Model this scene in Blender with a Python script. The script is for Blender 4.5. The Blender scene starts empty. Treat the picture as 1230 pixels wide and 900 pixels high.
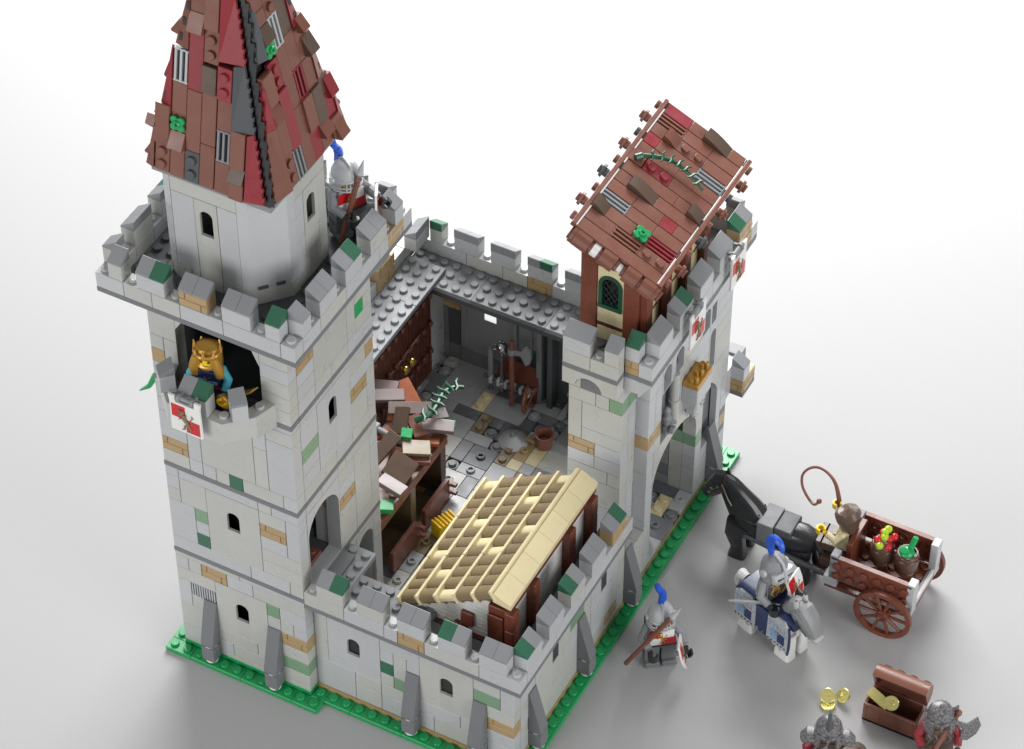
import bpy, math, random
from mathutils import Matrix, Vector
sc = bpy.context.scene
sc.unit_settings.scale_length = 0.008      # one unit is one brick stud, 8 mm
COL = sc.collection
PI = math.pi
# ------------------------------------------------------------------ materials
def lin(c):
    return c / 12.92 if c <= .04045 else ((c + .055) / 1.055) ** 2.4
def mat(name, rgb, rough=.3, metal=0.0, marks=.3, mscale=1.0, speck=0.0, spec=.5, emit=0):
    m = bpy.data.materials.new(name); m.use_nodes = True
    nt = m.node_tree; b = nt.nodes['Principled BSDF']
    col = tuple(lin(x / 255) for x in rgb)
    b.inputs['Roughness'].default_value = rough
    b.inputs['Metallic'].default_value = metal
    b.inputs['Specular IOR Level'].default_value = spec
    tc = nt.nodes.new('ShaderNodeTexCoord')
    geo = nt.nodes.new('ShaderNodeNewGeometry')
    # soft moulding variation
    n0 = nt.nodes.new('ShaderNodeTexNoise'); n0.inputs['Scale'].default_value = .9 * mscale; n0.inputs['Detail'].default_value = 3
    nt.links.new(tc.outputs['Object'], n0.inputs['Vector'])
    r0 = nt.nodes.new('ShaderNodeMapRange'); r0.inputs[1].default_value = .3; r0.inputs[2].default_value = .7
    r0.inputs[3].default_value = .98; r0.inputs[4].default_value = 1.015
    nt.links.new(n0.outputs['Fac'], r0.inputs[0])
    # fine scratches, stretched two ways
    mp = nt.nodes.new('ShaderNodeMapping'); mp.inputs['Scale'].default_value = (3.2 * mscale, 11 * mscale, 6 * mscale); mp.inputs['Rotation'].default_value = (.5, .6, .9)
    nt.links.new(tc.outputs['Object'], mp.inputs['Vector'])
    n1 = nt.nodes.new('ShaderNodeTexNoise'); n1.inputs['Scale'].default_value = 1.6; n1.inputs['Detail'].default_value = 4; n1.inputs['Roughness'].default_value = .62
    nt.links.new(mp.outputs[0], n1.inputs['Vector'])
    r1 = nt.nodes.new('ShaderNodeMapRange'); r1.inputs[1].default_value = .715; r1.inputs[2].default_value = .735
    r1.inputs[3].default_value = 1; r1.inputs[4].default_value = 1 - marks
    nt.links.new(n1.outputs['Fac'], r1.inputs[0])
    mu = nt.nodes.new('ShaderNodeMath'); mu.operation = 'MULTIPLY'
    nt.links.new(r0.outputs[0], mu.inputs[0]); nt.links.new(r1.outputs[0], mu.inputs[1])
    last = mu
    if speck:
        n2 = nt.nodes.new('ShaderNodeTexNoise'); n2.inputs['Scale'].default_value = 9; n2.inputs['Detail'].default_value = 3
        nt.links.new(tc.outputs['Object'], n2.inputs['Vector'])
        r2 = nt.nodes.new('ShaderNodeMapRange'); r2.inputs[1].default_value = .42; r2.inputs[2].default_value = .6
        r2.inputs[3].default_value = 1 - speck; r2.inputs[4].default_value = 1 + speck
        nt.links.new(n2.outputs['Fac'], r2.inputs[0])
        m2 = nt.nodes.new('ShaderNodeMath'); m2.operation = 'MULTIPLY'
        nt.links.new(mu.outputs[0], m2.inputs[0]); nt.links.new(r2.outputs[0], m2.inputs[1]); last = m2
    # each moulded brick is a touch different
    isl = nt.nodes.new('ShaderNodeMapRange'); isl.inputs[3].default_value = .965; isl.inputs[4].default_value = 1.03
    nt.links.new(geo.outputs['Random Per Island'], isl.inputs[0])
    m3 = nt.nodes.new('ShaderNodeMath'); m3.operation = 'MULTIPLY'
    nt.links.new(last.outputs[0], m3.inputs[0]); nt.links.new(isl.outputs[0], m3.inputs[1])
    vm = nt.nodes.new('ShaderNodeVectorMath'); vm.operation = 'SCALE'
    vm.inputs[0].default_value = col
    nt.links.new(m3.outputs[0], vm.inputs['Scale'])
    nt.links.new(vm.outputs[0], b.inputs['Base Color'])
    rr = nt.nodes.new('ShaderNodeMapRange'); rr.inputs[1].default_value = .3; rr.inputs[2].default_value = .7
    rr.inputs[3].default_value = max(.05, rough - .05); rr.inputs[4].default_value = rough + .09
    nt.links.new(n0.outputs['Fac'], rr.inputs[0]); nt.links.new(rr.outputs[0], b.inputs['Roughness'])
    if metal < .5:
        bp = nt.nodes.new('ShaderNodeBump'); bp.inputs['Strength'].default_value = .12; bp.inputs['Distance'].default_value = .05
        nt.links.new(n1.outputs['Fac'], bp.inputs['Height']); nt.links.new(bp.outputs[0], b.inputs['Normal'])
    return m
MT = {}
def dm(k, *a, **k2):
    if k in 'gbk': k2.setdefault('rough', .45); k2.setdefault('spec', .35)
    MT[k] = mat(*a, **k2)
dm('l', 'cool_light_grey_plastic', (179, 181, 183))
dm('w', 'warm_light_grey_plastic', (179, 180, 175))
dm('g', 'mid_grey_plastic', (134, 136, 139))
dm('b', 'stone_grey_plastic', (114, 116, 119))
dm('k', 'dark_grey_plastic', (78, 81, 84))
dm('x', 'black_plastic', (42, 43, 45), rough=.22)
dm('t', 'dark_tan_plastic', (168, 143, 102))
dm('c', 'cream_tan_plastic', (216, 203, 162))
dm('0', 'bottle_green_plastic', (14, 66, 44)); dm('s', 'sand_green_plastic', (118, 150, 120))
dm('d', 'dark_green_plastic', (48, 100, 76))
dm('v', 'vine_green_plastic', (26, 82, 56)); dm('G', 'bright_green_plastic', (26, 152, 86), rough=.25)
dm('B', 'reddish_brown_plastic', (122, 77, 63))
dm('h', 'rich_brown_plastic', (112, 60, 44)); dm('R', 'dark_red_plastic', (136, 44, 51))
dm('D', 'dark_brown_plastic', (92, 74, 62))
dm('N', 'deep_brown_plastic', (88, 44, 32))
dm('W', 'white_plastic', (225, 225, 222))
dm('r', 'bright_red_plastic', (196, 26, 34))
dm('y', 'yellow_plastic', (238, 200, 20))
dm('Y', 'lime_green_plastic', (168, 196, 40))
dm('u', 'bright_blue_plastic', (30, 84, 196))
dm('n', 'dark_blue_plastic', (38, 52, 92))
dm('a', 'azure_plastic', (70, 170, 190))
dm('m', 'medium_blue_plastic', (120, 160, 205))
dm('O', 'orange_plastic', (150, 82, 46))
dm('p', 'dusty_mauve_plastic', (116, 100, 97), rough=.32)
dm('e', 'dark_khaki_plastic', (126, 109, 80))
dm('P', 'pearl_gold_plastic', (190, 144, 62), rough=.28, metal=.35)
dm('S', 'speckled_silver_plastic', (104, 102, 104), rough=.3, speck=.42)
dm('z', 'speckled_pale_grey_plastic', (176, 180, 184), speck=.16); dm('M', 'polished_metal', (170, 172, 174), rough=.16, metal=.9)
dm('Q', 'bright_gold', (214, 186, 100), rough=.16, metal=.95)
dm('q', 'pale_gold', (226, 216, 140), rough=.25, metal=.6)
dm('H', 'gunmetal_plastic', (82, 86, 90), rough=.3, metal=.1)
# courtyard tiles: a paler set of greys
dm('1', 'pale_grey_tile', (182, 184, 186)); dm('2', 'warm_grey_tile', (184, 184, 177)); dm('3', 'grey_tile', (160, 162, 165)); dm('4', 'slate_tile', (124, 126, 130)); dm('5', 'dark_slate_tile', (94, 97, 102))
# ------------------------------------------------------------------ mesh collector
class Mb:
    def __init__(s): s.v = []; s.f = []; s.m = []; s.keys = []; s.T = None
    def add(s, vs, fs, k):
        n = len(s.v)
        if s.T is not None: vs = [s.T @ Vector(p) for p in vs]
        s.v += [tuple(p) for p in vs]
        if k not in s.keys: s.keys.append(k)
        i = s.keys.index(k)
        for f in fs: s.f.append([n + j for j in f]); s.m.append(i)
    def box(s, x0, x1, y0, y1, z0, z1, k, c=.024):
        if x0 > x1: x0, x1 = x1, x0
        if y0 > y1: y0, y1 = y1, y0
        if z0 > z1: z0, z1 = z1, z0
        c = min(c, (x1 - x0) * .4, (y1 - y0) * .4, (z1 - z0) * .4)
        X = (x0, x1); Y = (y0, y1); Z = (z0, z1)
        if c <= 0:
            vs = [(X[i], Y[j], Z[l]) for i in (0, 1) for j in (0, 1) for l in (0, 1)]
            s.add(vs, [(0, 1, 3, 2), (4, 6, 7, 5), (0, 4, 5, 1), (2, 3, 7, 6), (0, 2, 6, 4), (1, 5, 7, 3)], k); return
        vs = []; idx = {}
        for i in (0, 1):
            for j in (0, 1):
                for l in (0, 1):
                    sx = 1 if i == 0 else -1; sy = 1 if j == 0 else -1; sz = 1 if l == 0 else -1
                    for a, p in enumerate(((X[i], Y[j] + sy * c, Z[l] + sz * c), (X[i] + sx * c, Y[j], Z[l] + sz * c), (X[i] + sx * c, Y[j] + sy * c, Z[l]))):
                        idx[(i, j, l, a)] = len(vs); vs.append(p)
        I = idx; fs = []
        for i in (0, 1): fs.append([I[(i, 0, 0, 0)], I[(i, 1, 0, 0)], I[(i, 1, 1, 0)], I[(i, 0, 1, 0)]])
        for j in (0, 1): fs.append([I[(0, j, 0, 1)], I[(1, j, 0, 1)], I[(1, j, 1, 1)], I[(0, j, 1, 1)]])
        for l in (0, 1): fs.append([I[(0, 0, l, 2)], I[(1, 0, l, 2)], I[(1, 1, l, 2)], I[(0, 1, l, 2)]])
        for j in (0, 1):
            for l in (0, 1): fs.append([I[(0, j, l, 1)], I[(1, j, l, 1)], I[(1, j, l, 2)], I[(0, j, l, 2)]])
        for i in (0, 1):
            for l in (0, 1): fs.append([I[(i, 0, l, 0)], I[(i, 1, l, 0)], I[(i, 1, l, 2)], I[(i, 0, l, 2)]])
        for i in (0, 1):
            for j in (0, 1): fs.append([I[(i, j, 0, 0)], I[(i, j, 1, 0)], I[(i, j, 1, 1)], I[(i, j, 0, 1)]])
        for i in (0, 1):
            for j in (0, 1):
                for l in (0, 1): fs.append([I[(i, j, l, 0)], I[(i, j, l, 1)], I[(i, j, l, 2)]])
        s.add(vs, fs, k)
    def ring(s, rings, k, cap=True):
        n = len(rings[0]); vs = [p for r in rings for p in r]; fs = []
        for a in range(len(rings) - 1):
            for i in range(n):
                j = (i + 1) % n
                fs.append([a * n + i, a * n + j, (a + 1) * n + j, (a + 1) * n + i])
        if cap: fs.append(list(range(n))); fs.append([(len(rings) - 1) * n + i for i in range(n)])
        s.add(vs, fs, k)
    def cyl(s, p0, p1, r0, r1=None, k='l', n=14, c=.03):
        if r1 is None: r1 = r0
        p0 = Vector(p0); p1 = Vector(p1); d = p1 - p0; L = d.length; d.normalize()
        a = d.orthogonal().normalized(); b = d.cross(a)
        def R(p, r): return [tuple(p + a * (r * math.cos(2 * PI * i / n)) + b * (r * math.sin(2 * PI * i / n))) for i in range(n)]
        c = min(c, L * .3, r0 * .4 if r0 > 0 else .01, max(r1 * .4, .005))
        s.ring([R(p0, r0 - c), R(p0 + d * c, r0), R(p1 - d * c, r1), R(p1, r1 - c)], k)
    def stud(s, x, y, z, k, hollow=False):
        if not hollow: s.cyl((x, y, z - .02), (x, y, z + .2), .3, .3, k, 14, .035)
        else: s.tor((x, y, z + .1), (0, 0, 1), .24, .09, k, 14, 6)
    def tor(s, c, ax, R, r, k, n=16, q=6, a0=0, a1=2 * PI):
        c = Vector(c); ax = Vector(ax).normalized(); a = ax.orthogonal().normalized(); b = ax.cross(a)
        full = abs(a1 - a0 - 2 * PI) < 1e-4; rings = []
        m = n if full else n + 1
        for i in range(m):
            t = a0 + (a1 - a0) * i / n; d = a * math.cos(t) + b * math.sin(t)
            rings.append([tuple(c + d * (R + r * math.cos(2 * PI * j / q)) + ax * (r * math.sin(2 * PI * j / q))) for j in range(q)])
        if full: rings.append(rings[0]); s.ring(rings, k, False)
        else: s.ring(rings, k, True)
    def tube(s, pts, r, k, n=8):
        pts = [Vector(p) for p in pts]; m = len(pts)
        rs = r if isinstance(r, (list, tuple)) else [r] * m
        rings = []; a = None
        for i, p in enumerate(pts):
            d = (pts[min(i + 1, m - 1)] - pts[max(i - 1, 0)]).normalized()
            a = d.orthogonal().normalized() if a is None else (a - d * a.dot(d)).normalized()
            b = d.cross(a)
            rings.append([tuple(p + a * (rs[i] * math.cos(2 * PI * j / n)) + b * (rs[i] * math.sin(2 * PI * j / n))) for j in range(n)])
        s.ring(rings, k)
    def loft(s, secs, k, n=16, e=2.0, side=(0, 1, 0)):
        """secs: (centre, half width along side, half height across) with super-ellipse sections"""
        side = Vector(side).normalized(); P = [Vector(q[0]) for q in secs]; rings = []
        for i, q in enumerate(secs):
            d = (P[min(i + 1, len(P) - 1)] - P[max(i - 1, 0)]).normalized()
            up = side.cross(d).normalized(); R = []
            for j in range(n):
                t = 2 * PI * j / n; ct, st = math.cos(t), math.sin(t)
                x = math.copysign(abs(ct) ** (2 / e), ct) * q[1]; y = math.copysign(abs(st) ** (2 / e), st) * q[2]
                R.append(tuple(P[i] + side * x + up * y))
            rings.append(R)
        s.ring(rings, k)
    def lathe(s, c, prof, k, n=18, ax=(0, 0, 1), cap=True):
        c = Vector(c); ax = Vector(ax).normalized(); a = ax.orthogonal().normalized(); b = ax.cross(a)
        s.ring([[tuple(c + ax * z + a * (r * math.cos(2 * PI * i / n)) + b * (r * math.sin(2 * PI * i / n))) for i in range(n)] for r, z in prof], k, cap)
    def clip(s, c, ax, R, t, h, k, a0=.6, n=12):
        """open C shaped grip, a curled hand"""
        c = Vector(c); ax = Vector(ax).normalized(); a = ax.orthogonal().normalized(); b = ax.cross(a); rings = []
        for i in range(n + 1):
            w = a0 + (2 * PI - 2 * a0) * i / n; d = a * math.cos(w) + b * math.sin(w)
            rings.append([tuple(c + d * (R - t) - ax * h), tuple(c + d * R - ax * (h - .04)), tuple(c + d * R + ax * (h - .04)), tuple(c + d * (R - t) + ax * h)])
        s.ring(rings, k, True)
    def ball(s, c, r, k, n=12, sz=1.0):
        s.lathe((c[0], c[1], c[2]), [(max(.001, r * math.cos(t)), r * sz * math.sin(t)) for t in [PI * (-.5 + i / 8) for i in range(9)]], k, n)
    def prism(s, pts, d0, d1, k, f):
        """pts 2-D polygon, extruded d0..d1, f(a, b, d) -> xyz"""
        n = len(pts)
        vs = [f(a, b, d0) for a, b in pts] + [f(a, b, d1) for a, b in pts]
        s.add(vs, [list(range(n)), [n + i for i in range(n)]] + [[i, (i + 1) % n, n + (i + 1) % n, n + i] for i in range(n)], k)
    def build(s, name, parent=None, label=None, cat=None, group=None, kind=None, base=None, loc=None, rz=0, sharp=28):
        off = Vector((0, 0, 0))
        if base is not None: off = Vector(base)
        elif parent is not None and parent.get('_w') is not None: off = Vector(parent['_w'])
        me = bpy.data.meshes.new(name)
        me.from_pydata([tuple(Vector(p) - off) for p in s.v], [], s.f)
        for k in s.keys: me.materials.append(MT[k])
        me.polygons.foreach_set('material_index', s.m)
        import bmesh
        bm = bmesh.new(); bm.from_mesh(me); bmesh.ops.recalc_face_normals(bm, faces=bm.faces); bm.to_mesh(me); bm.free()
        me.polygons.foreach_set('use_smooth', [True] * len(me.polygons))
        me.set_sharp_from_angle(angle=math.radians(sharp))
        me.update()
        o = bpy.data.objects.new(name, me); COL.objects.link(o)
        if parent is not None:
            o.parent = parent
            if parent.get('_w') is not None: o['_w'] = parent['_w']
        else:
            if base is not None: o.location = off if loc is None else loc
            elif loc is not None: o.location = loc
            o.rotation_euler[2] = rz
        tag(o, label, cat, group, kind)
        return o
def tag(o, label=None, cat=None, group=None, kind=None):
    if label: o['label'] = label
    if cat: o['category'] = cat
    if group: o['group'] = group
    if kind: o['kind'] = kind
def thing(name, label, cat, loc=(0, 0, 0), rz=0, group=None, world=False):
    o = bpy.data.objects.new(name, None); COL.objects.link(o); o.location = loc; o.rotation_euler[2] = rz
    if world: o['_w'] = list(loc)
    tag(o, label, cat, group); return o
# wall maps: (u, d, z) with d the depth behind the outer face
def mF(y): return lambda u, d, z: (u, y + d, z)
def mR(x): return lambda u, d, z: (x - d, u, z)
def mB(y): return lambda u, d, z: (u, y - d, z)
def mL(x): return lambda u, d, z: (x + d, u, z)
def mbox(m, f, u0, u1, d0, d1, z0, z1, k, c=.022):
    a = f(u0, d0, z0); b = f(u1, d1, z1); m.box(a[0], b[0], a[1], b[1], a[2], b[2], k, c)
def mface(m, f, pts, d0, d1, k): m.prism(pts, d0, d1, k, lambda a, b, d: f(a, d, b))      # pts (u, z)
def mprof(m, f, pts, u0, u1, k): m.prism(pts, u0, u1, k, lambda a, b, d: f(d, a, b))      # pts (d, z)
E_ = .017
def brick(m, f, u0, u1, z0, z1, k, d1=1.0, d0=0.0): mbox(m, f, u0 + E_, u1 - E_, d0, d1, z0 + E_, z1 - E_, k)
def masonry(m, f, u0, u1, z0, z1, k='t', d1=1.0, flip=0):
    mbox(m, f, u0 + .01, u1 - .01, .07, d1, z0 + .01, z1 - .01, k, .01)
    zm = (z0 + z1) / 2
    cut = (.5, 1.0) if not flip else (.8, .35)
    for r, (a, b) in enumerate(((z0, zm), (zm, z1))):
        us = [u0]; x = u0 + (.45 if (r + flip) % 2 else 1.55)
        while x < u1 - .2: us.append(x); x += 1.5
        us.append(u1)
        for i in range(len(us) - 1): mbox(m, f, us[i] + .03, us[i + 1] - .03, 0, .2, a + .03, b - .03, k, .03)
def arch_pts(a0, a1, b1, rise, n=14, rev=False):
    c = (a0 + a1) / 2; w = (a1 - a0) / 2; sp = b1 - rise
    p = [(c - w * math.cos(PI * i / n), sp + rise * math.sin(PI * i / n)) for i in range(n + 1)]
    return p[::-1] if rev else p
def panel(m, f, u0, u1, z0, z1, a0, a1, b0, b1, k, d1=1.0, rise=None, square=False):
    """panel with a round-headed opening a0..a1, b0..b1"""
    e = .012; u0 += e; u1 -= e; z0 += e; z1 -= e
    if rise is None: rise = (a1 - a0) / 2
    if square: rise = .001
    mbox(m, f, u0, a0, 0, d1, z0, z1, k, 0); mbox(m, f, a1, u1, 0, d1, z0, z1, k, 0)
    if b0 > z0: mbox(m, f, a0, a1, 0, d1, z0, b0, k, 0)
    c = (a0 + a1) / 2; ar = arch_pts(a0, a1, b1, rise); h = len(ar) // 2
    if z1 > b1 + .001 or rise > .01:
        mface(m, f, [(a0, z1)] + ar[:h + 1] + [(c, z1)], 0, d1, k)
        mface(m, f, [(c, z1)] + ar[h:] + [(a1, z1)], 0, d1, k)
def fill(m, f, u0, u1, z0, z1, feats=(), seed=1, d1=1.0, first=None, cols='lwlwlw', h=1.2):
    """courses of bricks with the named features let in: (u0, u1, z0, z1, kind, *args)"""
    rnd = random.Random(seed); z = z0; row = 0; tall = []
    while z < z1 - .05:
        hh = first if (first and row == 0) else h
        hh = min(hh, z1 - z); zb = z + hh; zn = min(zb + h, z1)
        cuts = [(a[0], a[1]) for a in feats if a[2] < zb - .06 and a[3] > z + .06] + [(a[0], a[1]) for a in tall if a[2] < zb - .06 and a[3] > z + .06]
        nxt = [(a[0], a[1]) for a in feats if a[2] < zn - .06 and a[3] > zb + .06]
        cuts.sort(); u = u0; segs = []
        for a, b in cuts:
            if a > u + .02: segs.append((u, a))
            u = max(u, b)
        if u < u1 - .02: segs.append((u, u1))
        for a, b in segs:
            x = a
            while x < b - .02:
                L = rnd.choice((1, 2, 2, 3, 4, 4, 6)); e = min(b, x + L)
                if b - e < .45: e = b
                k = rnd.choice(cols); up = rnd.random() < .3 and zn - zb > h - .1 and not any(p < e - .02 and q > x + .02 for p, q in nxt)
                brick(m, f, x, e, z, zn if up else zb, k, d1)
                if up: tall.append((x, e, zb, zn))
                x = e
        z = zb; row += 1
    for a in feats:
        k = a[4]
        if k == 'hole': continue
        if k == 'mas': masonry(m, f, a[0], a[1], a[2], a[3], 't', d1, a[5] if len(a) > 5 else 0)
        elif k == 'win': panel(m, f, a[0], a[1], a[2], a[3], a[5], a[6], a[7], a[8], a[9], .2); mbox(m, f, a[0] + .05, a[1] - .05, .25, .5, a[2] + .02, a[3] - .02, 'x', 0) if len(a) > 10 else None  # black backing paints the dark inside of the low-wall windows
        elif k == 'sq': panel(m, f, a[0], a[1], a[2], a[3], a[5], a[6], a[7], a[8], a[9], .06, square=True); mbox(m, f, a[0] + .05, a[1] - .05, .07, .5, a[2] + .02, a[3] - .02, 'x', 0) if len(a) > 10 else None
        elif k == 'arch': panel(m, f, a[0], a[1], a[2], a[3], a[5], a[6], a[7], a[8], a[9], d1, rise=a[10])
        elif k == 'grille':
            mbox(m, f, a[0] + .01, a[1] - .01, .1, d1, a[2] + .01, a[3] - .01, 'g', .01)
            x = a[0] + .06
            while x < a[1] - .1: mbox(m, f, x, x + .1, 0, .15, a[2] + .04, a[3] - .04, 'l', .02); x += .19
        else: brick(m, f, a[0], a[1], a[2], a[3], k, d1)
def cap(m, f, u0, u1, z, k, r=.72, d0=0.0, d1=1.0):
    u0 += .01; u1 -= .01
    mprof(m, f, [(d0 + .01, z), (d1 - .01, z), (d1 - .01, z + r), (d1 - .06, z + r + .02), (d0 + .01, z + .12)], u0, u1, k)
def merlon(parent, f, u0, n, z, caps, base='l', h=1.2, low=None, wide=False):
    m = Mb()
    if low: (masonry(m, f, u0, u0 + n, z - 1.2, z) if low == 't' else brick(m, f, u0, u0 + n, z - 1.2, z, low))
    if base == 't': masonry(m, f, u0, u0 + n, z, z + h)
    else: brick(m, f, u0, u0 + n, z, z + h, base)
    o = m.build('merlon', parent)
    w = n / len(caps)
    for i, k in enumerate(caps):
        m = Mb(); cap(m, f, u0 + i * w, u0 + i * w + w, z + h, k); m.build('coping_slope', o)
    return o
def parapet(m, f, u0, u1, z, gaps, cols='lw', seed=3, skip=()):
    """band plate at z, base course above it, studs in the gaps"""
    x = u0; rnd = random.Random(seed)
    mbox(m, f, u0, u1, 0.005, .995, z, z + .4, 'b', .02)
    while x < u1 - .02:
        e = min(u1, x + rnd.choice((2, 3, 4)))
        for a, b in skip:
            if x < a < e: e = a
            if abs(x - a) < .01: x = b; e = None; break
        if e is None: continue
        if u1 - e < .4: e = u1
        brick(m, f, x, e, z + .4, z + 1.6, rnd.choice(cols)); x = e
    for g in gaps:
        p = f(g + .5, .5, z + 1.6); m.stud(p[0], p[1], p[2], 'l')
def plate(m, x0, x1, y0, y1, z0, z1, k, studs=True, skip=lambda x, y: False, c=.03):
    m.box(x0, x1, y0, y1, z0, z1, k, c)
    if studs:
        x = x0 + .5
        while x < x1:
            y = y0 + .5
            while y < y1:
                if not skip(x, y): m.stud(x, y, z1, k)
                y += 1
            x += 1
def buttress(parent, f, u):
    """toe block on a stud and tall slope leaning on the wall; f has d=-1 in front of the face"""
    m = Mb(); c = f(u + .5, -.5, 0)
    m.cyl((c[0], c[1], .55), (c[0], c[1], 2.5), .44, .44, 'W', 40)
    mbox(m, f, u + .02, u + .98, -.98, -.02, .8, 2.12, 'b')
    mbox(m, f, u + .02, u + .98, -.98, -.02, 2.24, 2.45, 'b', .02)
    mprof(m, f, [(-.98, 2.45), (-.02, 2.45), (-.02, 6.1), (-.1, 6.1), (-.98, 2.56)], u + .02, u + .98, 'b')
    m.build('buttress', parent, sharp=12)
WORLD = .37
LIGHTS = [('rear_softbox', (-25, 120, 88), (15, 34, 0), 100, 430000), ('left_softbox', (-50, -190, 72), (8, 4, 18), 110, 225000), ('right_softbox', (215, -30, 78), (24, 16, 12), 110, 240000)]
# ================================================================== ground and base
m = Mb(); m.T = None
m.add([(-400, -300, 0), (500, -300, 0), (500, 700, 0), (-400, 700, 0)], [(0, 1, 2, 3)], 'W')
gm = bpy.data.materials.new('white_studio_paper'); gm.use_nodes = True
gb = gm.node_tree.nodes['Principled BSDF']; gb.inputs['Roughness'].default_value = .75
gb.inputs['Specular IOR Level'].default_value = .2
gn = gm.node_tree.nodes.new('ShaderNodeTexNoise'); gn.inputs['Scale'].default_value = 3.0; gn.inputs['Detail'].default_value = 6
gr = gm.node_tree.nodes.new('ShaderNodeMapRange'); gr.inputs[3].default_value = .395; gr.inputs[4].default_value = .415
gc = gm.node_tree.nodes.new('ShaderNodeCombineColor')
gtc = gm.node_tree.nodes.new('ShaderNodeTexCoord'); gm.node_tree.links.new(gtc.outputs['Object'], gn.inputs['Vector'])
gm.node_tree.links.new(gn.outputs['Fac'], gr.inputs[0])
for i in range(3): gm.node_tree.links.new(gr.outputs[0], gc.inputs[i])
gm.node_tree.links.new(gc.outputs[0], gb.inputs['Base Color'])
MT['_g'] = gm
m.keys = ['_g']; m.build('ground', kind='structure', label='seamless pale studio surface under the whole toy castle')

m = Mb()
def gstrip(x0, x1, y0, y1, ax):
    """green edge plates, four studs long, with bevelled joints"""
    a, b = (x0, x1) if ax == 'x' else (y0, y1); p = a; i = 0
    while p < b - .01:
        e = min(b, p + (2 if i == 0 else 4)); i += 1
        if ax == 'x': m.box(p + .006, e - .006, y0, y1, .03, .4, 'G', .03)
        else: m.box(x0, x1, p + .006, e - .006, .03, .4, 'G', .03)
        p = e
butt_f = [3, 8, 18, 23]; butt_r = [4, 11, 18, 31]
gstrip(0, 12, 0, 1, 'x'); gstrip(0, 1, 1, 12, 'y'); gstrip(12, 27, 1, 2, 'x'); gstrip(26, 27, 2, 35, 'y')
m.box(11, 12, 1, 2, .03, .4, 'G', .03); m.box(0, 26, 34, 35, .03, .4, 'G', .03)
m.box(1, 11, 1, 11, .4, .8, 'G', .02)
for x in range(12):
    if x not in (3, 8): m.stud(x + .5, .5, .4, 'G')
for y in range(1, 12): m.stud(.5, y + .5, .4, 'G')
for x in range(11, 27):
    if x not in (18, 23): m.stud(x + .5, 1.5, .4, 'G')
for y in range(2, 35):
    if y not in butt_r: m.stud(26.5, y + .5, .4, 'G')
for x in range(0, 26): m.stud(x + .5, 34.5, .4, 'G')
m.build('grass_border', kind='structure', label='green studded edge plates round the foot of the castle')
m = Mb(); m.box(1.05, 25.97, 2.03, 33.97, .05, .8, 't', .02); m.box(11, 26, 1.93, 2.03, .05, .8, 't', 0); m.box(25.95, 26.04, 2, 34, .05, .8, 't', 0)
m.build('base_plate', kind='structure', label='tan plate layer under the castle walls')

# courtyard mosaic
rnd = random.Random(11); m = Mb(); used = {}
X0, X1, Y0, Y1 = 3, 26, 11, 33
def mark(x, y, w, h):
    for i in range(x, x + w):
        for j in range(y, y + h): used[(i, j)] = 1
def tile(x, y, w, h, k, st=None):
    if any((i, j) in used for i in range(x, x + w) for j in range(y, y + h)): print('TILE OVERLAP', x, y, w, h)
    k = {'l': '1', 'w': '2', 'g': '3', 'b': '4', 'k': '5'}.get(k, k); mark(x, y, w, h)
    if st == 'round':
        m.cyl((x + .5, y + .5, .8), (x + .5, y + .5, 1.12), .49, .49, k, 20); m.stud(x + .5, y + .5, 1.12, k)
        m.box(x, x + 1, y, y + 1, .78, .86, 'x', 0); return
    m.box(x + .012, x + w - .012, y + .012, y + h - .012, .8, 1.2, k, .025)
    if st == 'studs':
        for i in range(w):
            for j in range(h): m.stud(x + i + .5, y + j + .5, 1.2, k)
    if st == 'jump':
        m.cyl((x + w / 2, y + h / 2, 1.18), (x + w / 2, y + h / 2, 1.24), .36, .36, k, 16); m.stud(x + w / 2, y + h / 2, 1.22, k, True)
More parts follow.
